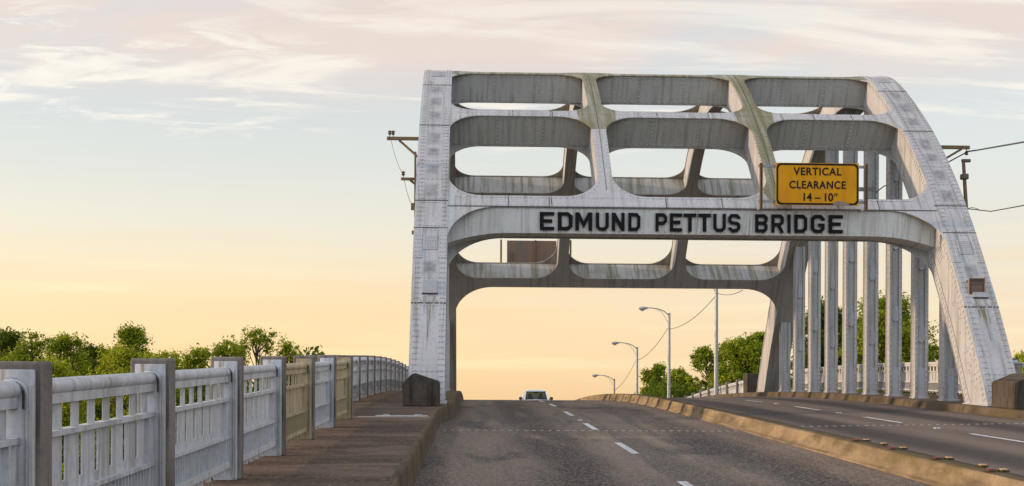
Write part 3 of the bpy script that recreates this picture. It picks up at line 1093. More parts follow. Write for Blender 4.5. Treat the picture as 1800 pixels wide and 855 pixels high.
LT['B'] = ([(0, 0), (.78, 0), (1, .16), (1, .4), (.88, .51), (1, .62), (1, .85), (.78, 1), (0, 1)],
           [[(s1, .18), (.66, .18), (.74, .25), (.74, .36), (.66, .42), (s1, .42)], [(s1, .6), (.66, .6), (.74, .66), (.74, .75), (.66, .82), (s1, .82)]])
LT['R'] = ([(0, 0), (s1, 0), (s1, .35), (.46, .35), (.72, 0), (1, 0), (1, .04), (.76, .37), (1, .52), (1, .84), (.78, 1), (0, 1)],
           [[(s1, .53), (.64, .53), (.74, .6), (.74, .75), (.64, .82), (s1, .82)]])
LT['I'] = ([(0, 0), (1, 0), (1, 1), (0, 1)], [])
LT['G'] = ([(0, .2), (.25, 0), (.75, 0), (1, .2), (1, .53), (.52, .53), (.52, .35), (.74, .35), (.74, .27), (.64, .19), (.36, .19), (.26, .28), (.26, .72), (.36, .81), (.64, .81),
            (.74, .72), (.74, .68), (1, .68), (1, .8), (.75, 1), (.25, 1), (0, .8)], [])
TXT = [('E', 55, 135), ('D', 155, 237), ('M', 252, 346), ('U', 366, 438), ('N', 455, 526), ('D', 546, 613), ('P', 697, 762), ('E', 777, 845), ('T', 853, 924), ('T', 934, 1005), ('U', 1018, 1088), ('S', 1101, 1169),
       ('B', 1250, 1320), ('R', 1340, 1410), ('I', 1429, 1448), ('D', 1468, 1540), ('G', 1559, 1637), ('E', 1657, 1738)]
WT, WB = .10, .84     # top and bottom of the letters across the fascia depth
for ch, a, b in TXT:
    out, hs = LT[ch]
    vs = [Vector(p) for p in out]; es = [(i, (i + 1) % len(out)) for i in range(len(out))]
    for h in hs:
        o = len(vs); vs += [Vector(p) for p in h]; es += [(o + i, o + (i + 1) % len(h)) for i in range(len(h))]
    r = delaunay_2d_cdt(vs, es, [], 0, 1e-5); V, F_ = r[0], r[2]
    keep = [f for f in F_ if in_poly(sum((V[i] for i in f), Vector((0, 0))) / 3, out) and not any(in_poly(sum((V[i] for i in f), Vector((0, 0))) / 3, h) for h in hs)]
    edges = {}
    for f in keep:
        for p, q in zip(f, list(f[1:]) + [f[0]]): edges[(min(p, q), max(p, q))] = edges.get((min(p, q), max(p, q)), 0) + 1
    m = MB(); n = len(V)
    q_ = P(0, tA - HA + .03, .02)
    def lp(v, off):
        px = 930 + (a + (b - a) * v.x) / 3.158
        y = 404.8 + (px - 946) * .0094 - 32.0 * v.y
        D = q_[1] + .07
        for _ in range(4):
            z = Z_at(px, y, D); D = q_[1] + .14 * (q_[2] - z) / (q_[2] - 4.63) - off
        return (X_at(px, D), D, z)
    m.v = [lp(v, .009) for v in V] + [lp(v, .055) for v in V]; k = m.mi('letter_black')
    for f in keep: m.f += [tuple(f), tuple(i + n for i in f[::-1])]; m.m += [k, k]
    for (p, q), c in edges.items():
        if c == 1: m.f.append((p, q, q + n, p + n)); m.m.append(k)
    m.link('letter', parent=beams[0])

rnd_ = random.Random(3)
for ch, a, b in TXT:
    for _ in range(2):
        m = MB()
        px = 930 + (a + (b - a) * rnd_.uniform(.05, .95)) / 3.158; y = 404.5 + (px - 946) * .0094; ln = rnd_.uniform(2.5, 7)
        q_ = P(0, tA - HA + .03, .02); pts = []
        for (yy, w_) in ((y, .012), (y + ln * .5, .010), (y + ln, .003)):
            D = q_[1] + .12; z = Z_at(px, yy, D); D = q_[1] + .14 * (q_[2] - z) / (q_[2] - 4.63) - .003; pts.append((X_at(px, D), D, max(z, 4.64), w_))
        m.add([(x - w_, D, z) for x, D, z, w_ in pts] + [(x + w_, D, z) for x, D, z, w_ in pts], [(0, 1, 4, 3), (1, 2, 5, 4)], 'rust_streak')
        m.link('rust_streak', parent=beams[0])
# ------------------------------------------------------------------ hangers
HD = [30.5 + 2.02 * i for i in range(9)]


def intrados_z(D):
    lo, hi = 0., LEN
    for _ in range(40):
        md = (lo + hi) / 2
        if P(0, md, TK)[1] < D: lo = md
        else: hi = md
    return P(0, lo, TK)[2]


def oval(m, x0, x1, y, z0, z1, mat, th=.006):
    r = (x1 - x0) / 2; cx = (x0 + x1) / 2; pts = []
    for k in range(9): a = pi * k / 8; pts.append((cx + r * cos(a), z1 - r + r * sin(a)))
    for k in range(9): a = pi + pi * k / 8; pts.append((cx + r * cos(a), z0 + r + r * sin(a)))
    n = len(pts)
    m.add([(x, y, z) for x, z in pts] + [(x, y - th, z) for x, z in pts], [tuple(range(n, 2 * n))] + [(i, (i + 1) % n, (i + 1) % n + n, i + n) for i in range(n)], mat)


for xc in (12.4, -1.03):
    for i, D in enumerate(HD):
        m = RB(); z0 = zr(D) + .36; z1 = intrados_z(D) + .1
        hw, hd = .18, .16
        m.box(xc - hw, xc + hw, D - hd + .035, D + hd, z0, z1, 'steel_web')
        # flange angles along the corners leave a shallow recess between them
        for (a, b) in ((xc - hw - .004, xc - hw + .085), (xc + hw - .085, xc + hw + .004)):
            m.box(a, b, D - hd - .014, D + hd + .01, z0, z1, 'steel')
            xr = (a + b) / 2
            if xc > 0:
                rivet_row(m, lambda z: ((xr, D - hd - .014, z), (0, -1, 0)), z0 + .2, z1 - .1, .15, 'steel', .018)
        if xc > 0:
            for dd in (-.09, .09): rivet_row(m, lambda z: ((xc - hw - .004, D + dd, z), (-1, 0, 0)), z0 + .2, z1 - .1, .17, 'steel', .015)
        m.bbox(xc - hw - .04, xc + hw + .04, D - hd - .04, D + hd + .04, z0 - .01, z0 + .06, 'steel', .01)
        m.bbox(xc - hw + .09, xc + hw - .09, D - hd - .008, D - hd + .05, z0 + .05, z0 + .85, 'steel', .003)
        o = m.link('hanger', parent=BR)
        if xc > 0:
            for zz in ([1.55, 3.55, 5.55] if i % 2 else [2.2, 4.3, 6.3]):
                if z0 + zz + .5 < z1 - .3:
                    q = MB(); oval(q, xc - .085, xc + .085, D - hd + .034, z0 + zz, z0 + zz + .48, 'steel', .04); q.link('handhole_cover', parent=o)

# drain pipe beside the third hanger from the far end
D = HD[5]
m = MB(); m.tube([(12.73, D - .35, zr(D) + .36), (12.73, D - .35, intrados_z(D) - .2)], .055, 'steel_web', 10); m.link('drain_pipe', parent=BR, smooth=True)

# ------------------------------------------------------------------ end blocks of the ribs
def end_block(poly, d0, d1, label, tpr=0.):
    bm = bmesh.new()
    vs = [bm.verts.new((x, d0, z)) for x, z in poly]; f = bm.faces.new(vs)
    r = bmesh.ops.extrude_face_region(bm, geom=[f]); bmesh.ops.translate(bm, vec=(0, d1 - d0, 0), verts=[g for g in r['geom'] if isinstance(g, bmesh.types.BMVert)])
    bmesh.ops.bevel(bm, geom=bm.edges[:], offset=.022, segments=2, affect='EDGES')
    m = MB(); m.bm(bm, 'concrete_dark')
    cx = sum(p[0] for p in poly) / len(poly)
    o = m.link('concrete_block', root=S((cx, d0, poly[0][1])))
    return tag(o, label, 'block', 'concrete blocks guarding the arch feet')


zb = zr(26.3) + .35
end_block([(-1.50, zb), (-.70, zb), (-.70, zb + .54), (-1.28, zb + .73), (-1.50, zb + .52)], 26.15, 27.0, 'dark stained pentagonal concrete block in front of the left arch foot')
end_block([(11.80, zb + .02), (12.95, zb + .02), (12.95, zb + .60), (12.30, zb + .80), (11.80, zb + .60)], 25.4, 26.6, 'brown concrete block in front of the right arch foot at the photo edge')

# ------------------------------------------------------------------ railings
def post_mesh(m, x, z, d, sgn, zb=None):
    """concrete post; x = road side face, sgn=-1 body towards -X"""
    x0, x1 = sorted((x, x + sgn * .275))
    m.bbox(x0, x1, d + .08, d + .25, z, z + 1.115, 'concrete_post', .016)


def steel_post(m, x, z, d, sgn, mat):
    """pressed steel jamb on the near face of the post, with the raised bead round the rail end"""
    d += .08
    xa, xb = sorted((x + sgn * .028, x + sgn * .235))
    m.bbox(xa, xb, d - .025, d + .02, z + .0, z + 1.075, mat, .006)
    xc = x + sgn * .13; zc = z + .945; r = .078
    pts = [(xc - r, d - .035, z + .02), (xc - r, d - .035, zc)] + [(xc - r * cos(pi * k / 8), d - .035, zc + r * sin(pi * k / 8)) for k in range(1, 8)] + [(xc + r, d - .035, zc), (xc + r, d - .035, z + .02)]
    m.tube(pts, .011, mat, 5)
    m.tube([(xc - .055, d - .028, zc - .06), (xc - .055, d - .028, zc + .03)] + [(xc - .055 * cos(pi * k / 8), d - .028, zc + .03 + .055 * sin(pi * k / 8)) for k in range(1, 9)] + [(xc + .055, d - .028, zc - .06)], .006, 'seam', 5)
    # channel flanges beside the bead
    m.box(xa - .001, xa + .012, d - .05, d, z + .02, z + 1.0, mat)
    m.box(xb - .012, xb + .001, d - .05, d, z + .02, z + 1.0, mat)


def panel(fence, xc, d0, d1, z0, z1, mat, fine, sgn):
    """rail panel between two posts as one part with the top rail as sub part"""
    L = d1 - d0
    def zz(d): return z0 + (z1 - z0) * (d - d0) / L
    m = MB()
    def bar(h0, h1, x0, x1, da=d0, db=d1):
        vs = []
        for d in (da, db):
            for (x, h) in ((x0, h0), (x1, h0), (x1, h1), (x0, h1)): vs.append((x, d, zz(d) + h))
        m.add(vs, [(0, 1, 2, 3), (7, 6, 5, 4), (0, 4, 5, 1), (1, 5, 6, 2), (2, 6, 7, 3), (3, 7, 4, 0)], mat)
    fr, bk = xc + sgn * -.035, xc + sgn * .02
    a, b = sorted((fr, bk))
    bar(.715, .745, a - .006, b + .006); bar(.375, .40, a - .006, b + .006); bar(.115, .165, a - .03, b + .012)
    n = 8; p = L / n
    a2, b2 = xc - .003, xc + .003
    for k in range(n):
        da = d0 + p * (k + .28); db = da + p * .46
        bar(.40, .90, a2, b2, da, db)                   # slats up to the rail
        if fine:
            bar(.40, .715, a2 + .0015, b2 + .0045, da - p * .38, da)
            bar(.40, .46, a2, b2, db, db + p * .16)
            for q in range(4):
                e = d0 + p * k + p * (q + .5) / 4; bar(.165, .375, min(xc, fr) + .006, max(xc, fr) - .006, e - .006, e + .006)
            bar(.06, .115, a + .01, b - .01, d0 + p * (k + .45), d0 + p * (k + .6))
        else:
            bar(.40, .715, a2 + .002, b2 + .003, da - p * .21, da)
    bar(.165, .375, xc + sgn * .012, xc + sgn * .017)
    if fine:   # end stiles
        bar(.165, .715, a - .001, b + .001, d1 - .13, d1 - .10); bar(.165, .715, a - .001, b + .001, d1 - .045, d1 - .02)
    o = m.link('railing_panel', parent=fence)
    m = MB()
    pts = [(xc, d0 + L * i / 4, zz(d0 + L * i / 4) + .975) for i in range(5)]
    m.tube(pts, .047, mat, 16)
    vs = []
    for d in (d0, d1):
        for (x, h) in ((xc - .032, .888), (xc + .032, .888), (xc + .032, .96), (xc - .032, .96)): vs.append((x, d, zz(d) + h))
    m.add(vs, [(0, 1, 2, 3), (7, 6, 5, 4), (0, 4, 5, 1), (1, 5, 6, 2), (2, 6, 7, 3), (3, 7, 4, 0)], mat)
    m.link('top_rail', parent=o, smooth=True)
    return o


def railing(label, xf, sgn, dposts, base, rusty=(), fine=True, steel=True, first=True, wide_last=False, group='steel panel railings along the bridge'):
    """posts at dposts; xf road-side face"""
    d = dposts[0]
    f = thing('railing', (xf, d, base(d)), label, 'railing', group)
    for i, d in enumerate(dposts):
        m = MB(); post_mesh(m, xf, base(d), d, sgn); po = m.link('railing_post', parent=f)
        if steel:
            m = MB(); steel_post(m, xf, base(d), d, sgn, 'rail_rusty' if (i - 1) in rusty else 'rail_paint'); m.link('steel_jamb', parent=po, smooth=True)
        if i + 1 < len(dposts):
            mt = 'rail_rusty' if i in rusty else 'rail_paint'
            o = panel(f, xf + sgn * .13, d + .255, dposts[i + 1] + .05, base(d + .26), base(dposts[i + 1]), mt, fine, sgn)
            if i in rusty: o['label'] = 'railing panel covered in brown rust and algae'
    return f


bl = lambda d: zr(d) + .352
br = lambda d: zr(d) + .374
PL = [.72, 3.25, 5.78, 8.25, 10.78, 13.30, 15.80, 18.32, 20.90]
railing('white painted steel railing with concrete posts beside the near left sidewalk', -2.09, -1, PL, bl, rusty=(5, 7))
PA = [22.3 + 2.28 * i for i in range(14)]
railing('row of concrete and steel railing posts outside the left arch rib', -2.72, -1, PA, bl, fine=False)
m = MB(); m.bbox(-3.02, -2.40, 21.9, 22.2, bl(22), bl(22) + 1.12, 'concrete_post', .02)
tag(m.link('concrete_pilaster', root=S((-2.7, 22, bl(22)))), 'wide concrete pilaster where the left railing steps outwards', 'pilaster')
PR = [21.5 + 2.28 * i for i in range(14)]
railing('cream lit steel railing seen behind the hangers of the right arch rib', 14.08, 1, PR, br, fine=True)
PN = [3.0 + 2.55 * i for i in range(8)]
railing('short stretch of railing right of the right arch foot at the photo edge', 13.45, 1, PN, br)
m = MB(); D = 56.6; zq = zr(D) - .02
m.bbox(13.2, 14.1, D - .1, D + .7, zq + .2, zq + 1.42, 'concrete_dark', .03)
tag(m.link('concrete_pilaster', root=S((13.6, D, zq))), 'dark concrete pilaster beside the far right arch foot', 'pilaster')
bf_ = lambda d: zr(d) + .16 - max(0, d - 56) * .012
railing('far pale railing dropping away to the left of the far right arch foot', 13.45, 1, [57.4 + 2.42 * i for i in range(14)], bf_, steel=False, fine=True)

# ------------------------------------------------------------------ vertical clearance sign
def text_mesh(body, size, loc, mat, depth=.004, squash=1., spacing=1.08):
    c = bpy.data.curves.new('txt', 'FONT'); c.body = body; c.size = size; c.align_x = 'CENTER'; c.align_y = 'CENTER'; c.extrude = depth; c.offset = size * .022
    c.space_character = spacing
    o = bpy.data.objects.new('txt', c); COL.objects.link(o)
    dg = bpy.context.evaluated_depsgraph_get(); me = bpy.data.meshes.new_from_object(o.evaluated_get(dg))
    bpy.data.objects.remove(o)
    vs = [(loc[0] + v.co.x * squash, loc[1] - v.co.z, loc[2] + v.co.y) for v in me.vertices]
    return vs, [tuple(p.vertices) for p in me.polygons]


SD = 29.9
sxc = X_at(1435, SD); szb = Z_at(1435, 361, SD); szt = Z_at(1435, 286.5, SD); sw = (X_at(1508, SD) - X_at(1362, SD)) / 2
SG = thing('clearance_sign', (sxc, SD, szb), 'yellow road sign with black border reading vertical clearance 14 feet 10 inches', 'road sign')


def rr_outline(x0, x1, z0, z1, r, n=5):
    o = []
    for (cx, cz, a0) in ((x1 - r, z1 - r, 0), (x0 + r, z1 - r, 90), (x0 + r, z0 + r, 180), (x1 - r, z0 + r, 270)):
        for k in range(n + 1): a = radians(a0 + 90 * k / n); o.append((cx + r * cos(a), cz + r * sin(a)))
    return o


m = MB(); m.bbox(sxc - sw, sxc + sw, SD - .012, SD + .006, szb, szt, 'sign_yellow', .003); panel_o = m.link('sign_panel', parent=SG)
m = MB()
o1 = rr_outline(sxc - sw + .012, sxc + sw - .012, szb + .012, szt - .012, .12); o2 = rr_outline(sxc - sw + .06, sxc + sw - .06, szb + .06, szt - .06, .10)
n = len(o1)
m.add([(x, SD - .0155, z) for x, z in o1] + [(x, SD - .0155, z) for x, z in o2], [(i, (i + 1) % n, (i + 1) % n + n, i + n) for i in range(n)], 'sign_black')
m.link('border', parent=panel_o)
H_ = szt - szb
for body, size, fz, sq in (('VERTICAL', .27, .79, .93), ('CLEARANCE', .27, .475, .88), ('14 \u2013 10', .28, .185, .95)):
    vs, fs = text_mesh(body, size, (sxc - (.0 if body[0] != 'C' else .0), SD - .016, szb + H_ * fz), 'sign_black', squash=sq, spacing=1.12 if body[0] != '1' else 1.0)
    m = MB(); m.add(vs, fs, 'sign_black'); m.link('sign_text', parent=panel_o)
m = MB()
for dx in (-.205, .425, .475):
    m.add([(sxc + dx, SD - .018, szb + H_ * .22), (sxc + dx + .022, SD - .018, szb + H_ * .22), (sxc + dx + .046, SD - .018, szb + H_ * .29), (sxc + dx + .014, SD - .018, szb + H_ * .29)], [(0, 1, 2, 3)], 'sign_black')
m.link('sign_text', parent=panel_o)
# bare spot where the sheeting came off the lower corner
m = MB(); pts = [(.42, .0), (.44, .075), (.50, .11), (.62, .115), (.74, .09), (.84, .03), (.86, .0)]
m.add([(sxc - sw + .62 * 2 * sw + (x - .42) * 1.0 + .14, SD - .0185, szb + .004 + z) for x, z in pts], [tuple(range(len(pts)))], 'sign_back'); m.link('peeled_spot', parent=panel_o)
m = MB()
for px in (1337, 1522):
    x = X_at(px, SD)
    m.box(x - .035, x - .015, SD + .02, SD + .09, szb - .10, szt + .0, 'rust'); m.box(x + .015, x + .035, SD + .02, SD + .09, szb - .10, szt + .0, 'rust'); m.box(x - .015, x + .015, SD + .05, SD + .06, szb - .10, szt + .0, 'rust')
for z in (szt - .07, szb + .10):
    m.box(X_at(1333, SD), X_at(1526, SD), SD + .092, SD + .13, z - .035, z + .035, 'galv')
for px in (1380, 1490):
    x = X_at(px, SD); m.box(x - .03, x + .03, SD + .008, SD + .09, szb + .02, szt - .02, 'galv')
for px in (1337, 1522):
    x = X_at(px, SD); m.tube([(x, SD + .06, szb - .05), (x, SD + .75, szb - .1)], .025, 'galv', 6)
m.link('sign_frame', parent=SG)

# back of the sign on the far portal
FD = 47.4
fx0, fx1 = X_at(890, FD), X_at(977, FD); fz0, fz1 = Z_at(930, 467, FD), Z_at(930, 423.5, FD)
m = MB(); m.bbox(fx0, fx1, FD, FD + .02, fz0, fz1, 'sign_back', .004)
o = thing('sign_board', ((fx0 + fx1) / 2, FD, fz0), 'bare brown back of a board on thin posts above the far portal beam', 'sign')
m.link('sign_panel', parent=o)
for px, pt in ((879.5, 422), (940, 423), (1001.5, 423), (899, 444)):
    m = MB(); x = X_at(px, FD); z1 = Z_at(px, pt, FD)
    m.bbox(x - .035, x + .035, FD - .09, FD - .02, fz0 - .15, z1, 'rust', .006); m.link('sign_post', parent=o)

# bronze plaque on the right rib
tq = t_of_z(3.2)
PD = P(0, tq)[1] - .10
px0, px1, pz0, pz1 = X_at(1702.5, PD), X_at(1729, PD), Z_at(1716, 516, PD), Z_at(1716, 489.5, PD)
PQ = thing('plaque', ((px0 + px1) / 2, PD, pz0), 'small dark bronze plaque with pale frame fixed to the right arch rib', 'plaque')
m = MB(); m.bbox(px0, px1, PD - .02, PD + .0, pz0, pz1, 'bronze', .004)
for i in range(6): m.bbox(px0 + .05, px1 - .05, PD - .024, PD - .018, pz0 + .06 + i * .03, pz0 + .07 + i * .03, 'bronze_frame', .001)
m.bbox(px0 + .03, px1 - .03, PD - .026, PD - .018, pz1 - .11, pz1 - .10, 'bronze_frame', .001); m.link('plaque_plate', parent=PQ)
m = MB(); w = .022
m.bbox(px0 - w, px1 + w, PD - .03, PD + .005, pz1, pz1 + w, 'bronze_frame', .003); m.bbox(px0 - w, px1 + w, PD - .03, PD + .005, pz0 - w, pz0, 'bronze_frame', .003)
m.bbox(px0 - w, px0, PD - .03, PD + .005, pz0, pz1, 'bronze_frame', .003); m.bbox(px1, px1 + w, PD - .03, PD + .005, pz0, pz1, 'bronze_frame', .003)
m.link('plaque_frame', parent=PQ)
m = MB()
for x in (px0 + .03, px1 - .03):
    for z in (pz0 + .04, pz1 - .04): m.box(x - .012, x + .012, PD, PD + .2, z - .012, z + .012, 'dark_metal')
m.link('plaque_bracket', parent=PQ)

# ------------------------------------------------------------------ utility brackets, poles and wires
def bracket(label, px_tip, py, px_in, brace_py, insul, D, group='wire brackets on the arch ribs', bar=None, braced=.6, hw=.05):
    xt, xi = X_at(px_tip, D), X_at(px_in, D); z = Z_at((px_tip + px_in) / 2, py, D)
    o = thing('wire_bracket', (xi, D, z), label, 'bracket', group)
    m = MB(); a, b = sorted((xt, xi)); m.bbox(a, b, D - .04, D + .04, z - hw, z + hw, 'rust', .005); m.link('cross_arm', parent=o)
    m = MB(); xb = xt + (xi - xt) * (1 - braced); zb_ = Z_at(px_in, brace_py, D)
    m.tube([(xb, D, z - hw), (xi, D, zb_)], .035, 'rust', 6); m.link('brace', parent=o)
    for (px, dz) in insul:
        m = MB(); x = X_at(px, D); s_ = 1 if dz > 0 else -1
        zz_ = z + s_ * hw
        m.tube([(x, D, zz_), (x, D, zz_ + s_ * .06)], .012, 'dark_metal', 6)
        m.tube([(x, D, zz_ + s_ * .05), (x, D, zz_ + s_ * .09), (x, D, zz_ + s_ * .10), (x, D, zz_ + s_ * .15), (x, D, zz_ + s_ * .17)], [.025, .055, .03, .055, .02], 'plastic_dark', 8)
        m.link('insulator', parent=o, smooth=True)
    return o


DB = 32.6
bracket('rusty upper cross arm with insulators jutting from the left arch rib', 678, 244.5, 741, 284, [(683, 1), (689, 1)], DB, braced=.66, hw=.045)
DB2 = 31.5
bracket('short lower cross arm jutting from the left arch rib', 703, 315.5, 733, 328, [(707, 1)], DB2, braced=.45, hw=.035)
m = MB(); D = 31.3; m.box(X_at(726.5, D), X_at(730, D), D - .05, D + .05, Z_at(728, 383, D), Z_at(733, 268, D), 'rust')
m.box(X_at(721, D), X_at(727, D), D - .05, D + .05, Z_at(724, 370, D), Z_at(724, 358, D), 'rust')
m.box(X_at(722.5, D), X_at(729, D), D - .03, D + .03, Z_at(724, 413, D), Z_at(724, 406, D), 'rust')
tag(m.link('conduit', root=S((X_at(728, D), D, Z_at(728, 383, D)))), 'rusty upright bar with boxes on the outer edge of the left arch rib', 'conduit')
bracket('pale cross arm with brace jutting from the right arch rib', 1702, 258.5, 1645, 287, [(1697, -1)], 33.4, braced=.75, hw=.05)


def wire(label, pts, r, sag=0., n=16, mat='dark_metal', grp=None):
    m = MB(); P3 = []
    for a, b in zip(pts, pts[1:]):
        for i in range(n):
            u = i / n; q = Vector(a) * (1 - u) + Vector(b) * u; q.z -= sag * 4 * u * (1 - u); P3.append(q)
    P3.append(Vector(pts[-1])); m.tube(P3, r, mat, 6)
    o = m.link('wire', root=S(tuple(P3[0])), smooth=True)
    return tag(o, label, 'wire', grp)


def pt(px, py, D): return (X_at(px, D), D, Z_at(px, py, D))


wire('thin wire hanging between the two left cross arms', [pt(685, 246, DB), pt(706, 306, DB2)], .006, .12)
wire('thin wire hanging below the lower left cross arm', [pt(709, 318, DB2), pt(722, 360, 31.3)], .006, .08)
wire('thick cable running from the right cross arm out of the photo', [pt(1697, 266, 33.4), pt(1712, 264, 32.5), pt(1800, 248.5, 27), pt(1900, 215, 21)], .022)
wire('cable running from the right cross arm down to the rib', [pt(1697, 267, 33.4), pt(1655, 290, 33.9)], .018, .0)
wire('twisted cable sagging from the right rib out of the photo', [pt(1697, 366, 31.6), pt(1740, 371, 29.5), pt(1800, 360, 26), pt(1860, 335, 22)], .014)
wire('frayed loose cable ends on the bent pole beside the right rib', [pt(1695, 368, 31.6), pt(1706, 364, 31.6), pt(1716, 366, 31.6), pt(1722, 370, 31.6)], .008)
m = MB()
# utility pole behind the right rib
PD2 = 33.0
base_ = zr(PD2) + .37
xb_, xt_ = X_at(1699, PD2), X_at(1691.5, PD2); zt_ = Z_at(1692, 281, PD2)
o = thing('utility_pole', (X_at(1712, PD2), PD2, base_), 'weathered pole with clamp and fitting rising behind the right arch rib', 'pole')
m = MB(); m.tube([(X_at(1712, PD2), PD2, base_), (X_at(1699, PD2), PD2, Z_at(1699, 400, PD2)), (xt_, PD2, zt_)], [.075, .058, .045], 'rust', 10); m.link('pole', parent=o, smooth=True)
m = MB(); m.bbox(xt_ - .05, xt_ + .2, PD2 - .05, PD2 + .05, zt_ - .06, zt_ + .03, 'plastic_dark', .02); m.link('pole_fitting', parent=o); m = MB()
zz_ = Z_at(1694, 309, PD2); m.bbox(xt_ - .07, xt_ + .13, PD2 - .09, PD2 + .09, zz_ - .1, zz_ + .06, 'plastic_dark', .03); m.link('pole_fitting', parent=o)
# short arm and wire between the hangers
m = MB(); D = 34.2
m.box(X_at(1508, D), X_at(1556, D), D + 1.0, D + 1.08, Z_at(1530, 327, D), Z_at(1530, 320, D), 'galv')
tag(m.link('cross_arm', root=S(pt(1530, 323, D))), 'grey cross arm seen between the hangers beside the yellow sign', 'cross arm')
wire('cable hanging below the cross arm seen beside the yellow sign', [pt(1538, 338, 35.3), pt(1552, 327, 35.3), pt(1590, 314, 35.3)], .018)

# street lamps
def lamp(D, X, ztop, label):
    zb_ = zr(D) + .1
    o = thing('street_lamp', (X, D, zb_), label, 'street lamp', 'street lamps along the far right side')
    m = MB(); m.tube([(X, D, zb_), (X, D, zb_ + .5), (X, D, ztop)], [.14, .12, .085], 'galv', 10); m.link('pole', parent=o, smooth=True)
    m = MB(); pts = [(X, D, ztop - .18), (X - .35, D, ztop + .12), (X - .75, D, ztop + .27), (X - 1.2, D, ztop + .33), (X - 1.55, D, ztop + .33)]
    m.tube(pts, .035, 'galv', 7)
    m.tube([(X - .02, D, ztop - .75), (X - .3, D, ztop - .25), (X - .55, D, ztop + .1), (X - .9, D, ztop + .22)], .014, 'dark_metal', 5)
    m.link('arm', parent=o, smooth=True)
    m = MB(); cz = ztop + .30
    m.tube([(X - 1.45, D, cz + .03), (X - 1.55, D, cz + .02), (X - 1.75, D, cz), (X - 1.98, D, cz - .01), (X - 2.08, D, cz)], [.05, .085, .13, .10, .02], 'galv', 10); lm = m.link('lamp_head', parent=o, smooth=True)
    m = MB(); m.tube([(X - 1.70, D, cz - .10), (X - 1.82, D, cz - .13), (X - 1.98, D, cz - .09)], [.05, .075, .03], 'lamp_glass', 8); m.link('lamp_glass', parent=lm, smooth=True)
    return o


LP = [(64.2, 5.75, 'tall street lamp pole nearest the far arch foot, its arm hidden by the beam'), (79.6, 4.5, 'street lamp with curved arm, tallest of the three seen under the portal'),
      (95, 2.35, 'middle street lamp of the three seen under the portal'), (110.2, -.48, 'smallest and farthest street lamp seen under the portal')]
for D, zt, lb in LP: lamp(D, 13.3, zt, lb)
for i in range(3):
    a, b = LP[i], LP[i + 1]
    wire('drooping wire between street lamps, %s' % ('the nearest span', 'the middle span', 'the farthest span')[i], [(13.35, a[0], a[1] - .78), (13.3, b[0], b[1] - 1.08)], .018, .42)
wire('wire rising from the tall street lamp pole towards the arch', [(13.35, 64.2, 5.0), pt(1305, 510, 55)], .016, .15)

# ------------------------------------------------------------------ the car
CD_, CXc = 81.0, 4.52
zc_ = zr(CD_)
CAR = thing('pickup_truck', (CXc, CD_, zc_), 'white vehicle coming over the crest of the road with its headlamps off', 'truck')


def cpt(x, y, z): return (CXc + x, CD_ + y, zc_ + z)


def cloft(secs, mat, name, parent, smooth=True, caps=True):
    """secs: list of (y, [(x,z)...]) closed rings"""
    m = MB(); n = len(secs[0][1]); vs = []
    for y, ring in secs: vs += [cpt(x, y, z) for x, z in ring]
    fs = []
    for i in range(len(secs) - 1):
        for k in range(n): a = i * n + k; b = i * n + (k + 1) % n; fs.append((a, b, b + n, a + n))
    if caps: fs += [tuple(range(n))[::-1], tuple(len(vs) - n + k for k in range(n))]
    m.add(vs, fs, mat); return m.link(name, parent=parent, smooth=smooth)


def ringb(w, z0, z1, r=.08, crown=.03):
    return [(-w, z0), (-w, z1 - r), (-w + r * .3, z1 - r * .3), (-w + r, z1), (0, z1 + crown), (w - r, z1), (w - r * .3, z1 - r * .3), (w, z1 - r), (w, z0)]


cloft([(0, ringb(.80, .45, .92)), (.12, ringb(.88, .36, 1.02)), (.6, ringb(.93, .36, 1.08)), (1.35, ringb(.94, .36, 1.14)), (1.6, ringb(.94, .36, 1.12)), (3.6, ringb(.94, .36, 1.10)), (5.1, ringb(.93, .36, 1.08)), (5.25, ringb(.88, .45, 1.0))],
      'car_paint', 'body', CAR)
# cabin frame: pillars, roof
m = MB()
zw0, zw1 = 1.12, 1.70
yA, yB, yC, yD = 1.35, 1.95, 3.25, 3.45
for s_ in (-1, 1):
    m.tube([cpt(s_ * .84, yA, zw0), cpt(s_ * .70, yB, zw1)], .05, 'car_paint', 6)
    m.tube([cpt(s_ * .86, 2.55, zw0), cpt(s_ * .70, 2.55, zw1)], .045, 'car_paint', 6)
    m.tube([cpt(s_ * .84, yD, zw0), cpt(s_ * .68, yC, zw1)], .07, 'car_paint', 6)
m.link('door_pillars', parent=CAR)
cloft([(yB - .1, [(-.68, 1.70), (-.60, 1.76), (0, 1.785), (.60, 1.76), (.68, 1.70), (0, 1.70)]), (2.5, [(-.72, 1.71), (-.62, 1.79), (0, 1.815), (.62, 1.79), (.72, 1.71), (0, 1.72)]), (yC + .06, [(-.68, 1.68), (-.60, 1.75), (0, 1.775), (.60, 1.75), (.68, 1.68), (0, 1.69)])],
      'car_paint', 'roof', CAR)


def quad(name, pts, mat, th=.006):
    m = MB(); a = [Vector(cpt(*p)) for p in pts]; nn = (a[1] - a[0]).cross(a[2] - a[0]).normalized() * th
    m.add([p[:] for p in a] + [(p + nn)[:] for p in a], [(0, 1, 2, 3), (7, 6, 5, 4)] + [(i, i + 4, (i + 1) % 4 + 4, (i + 1) % 4) for i in range(4)], mat)
    return m.link(name, parent=CAR)


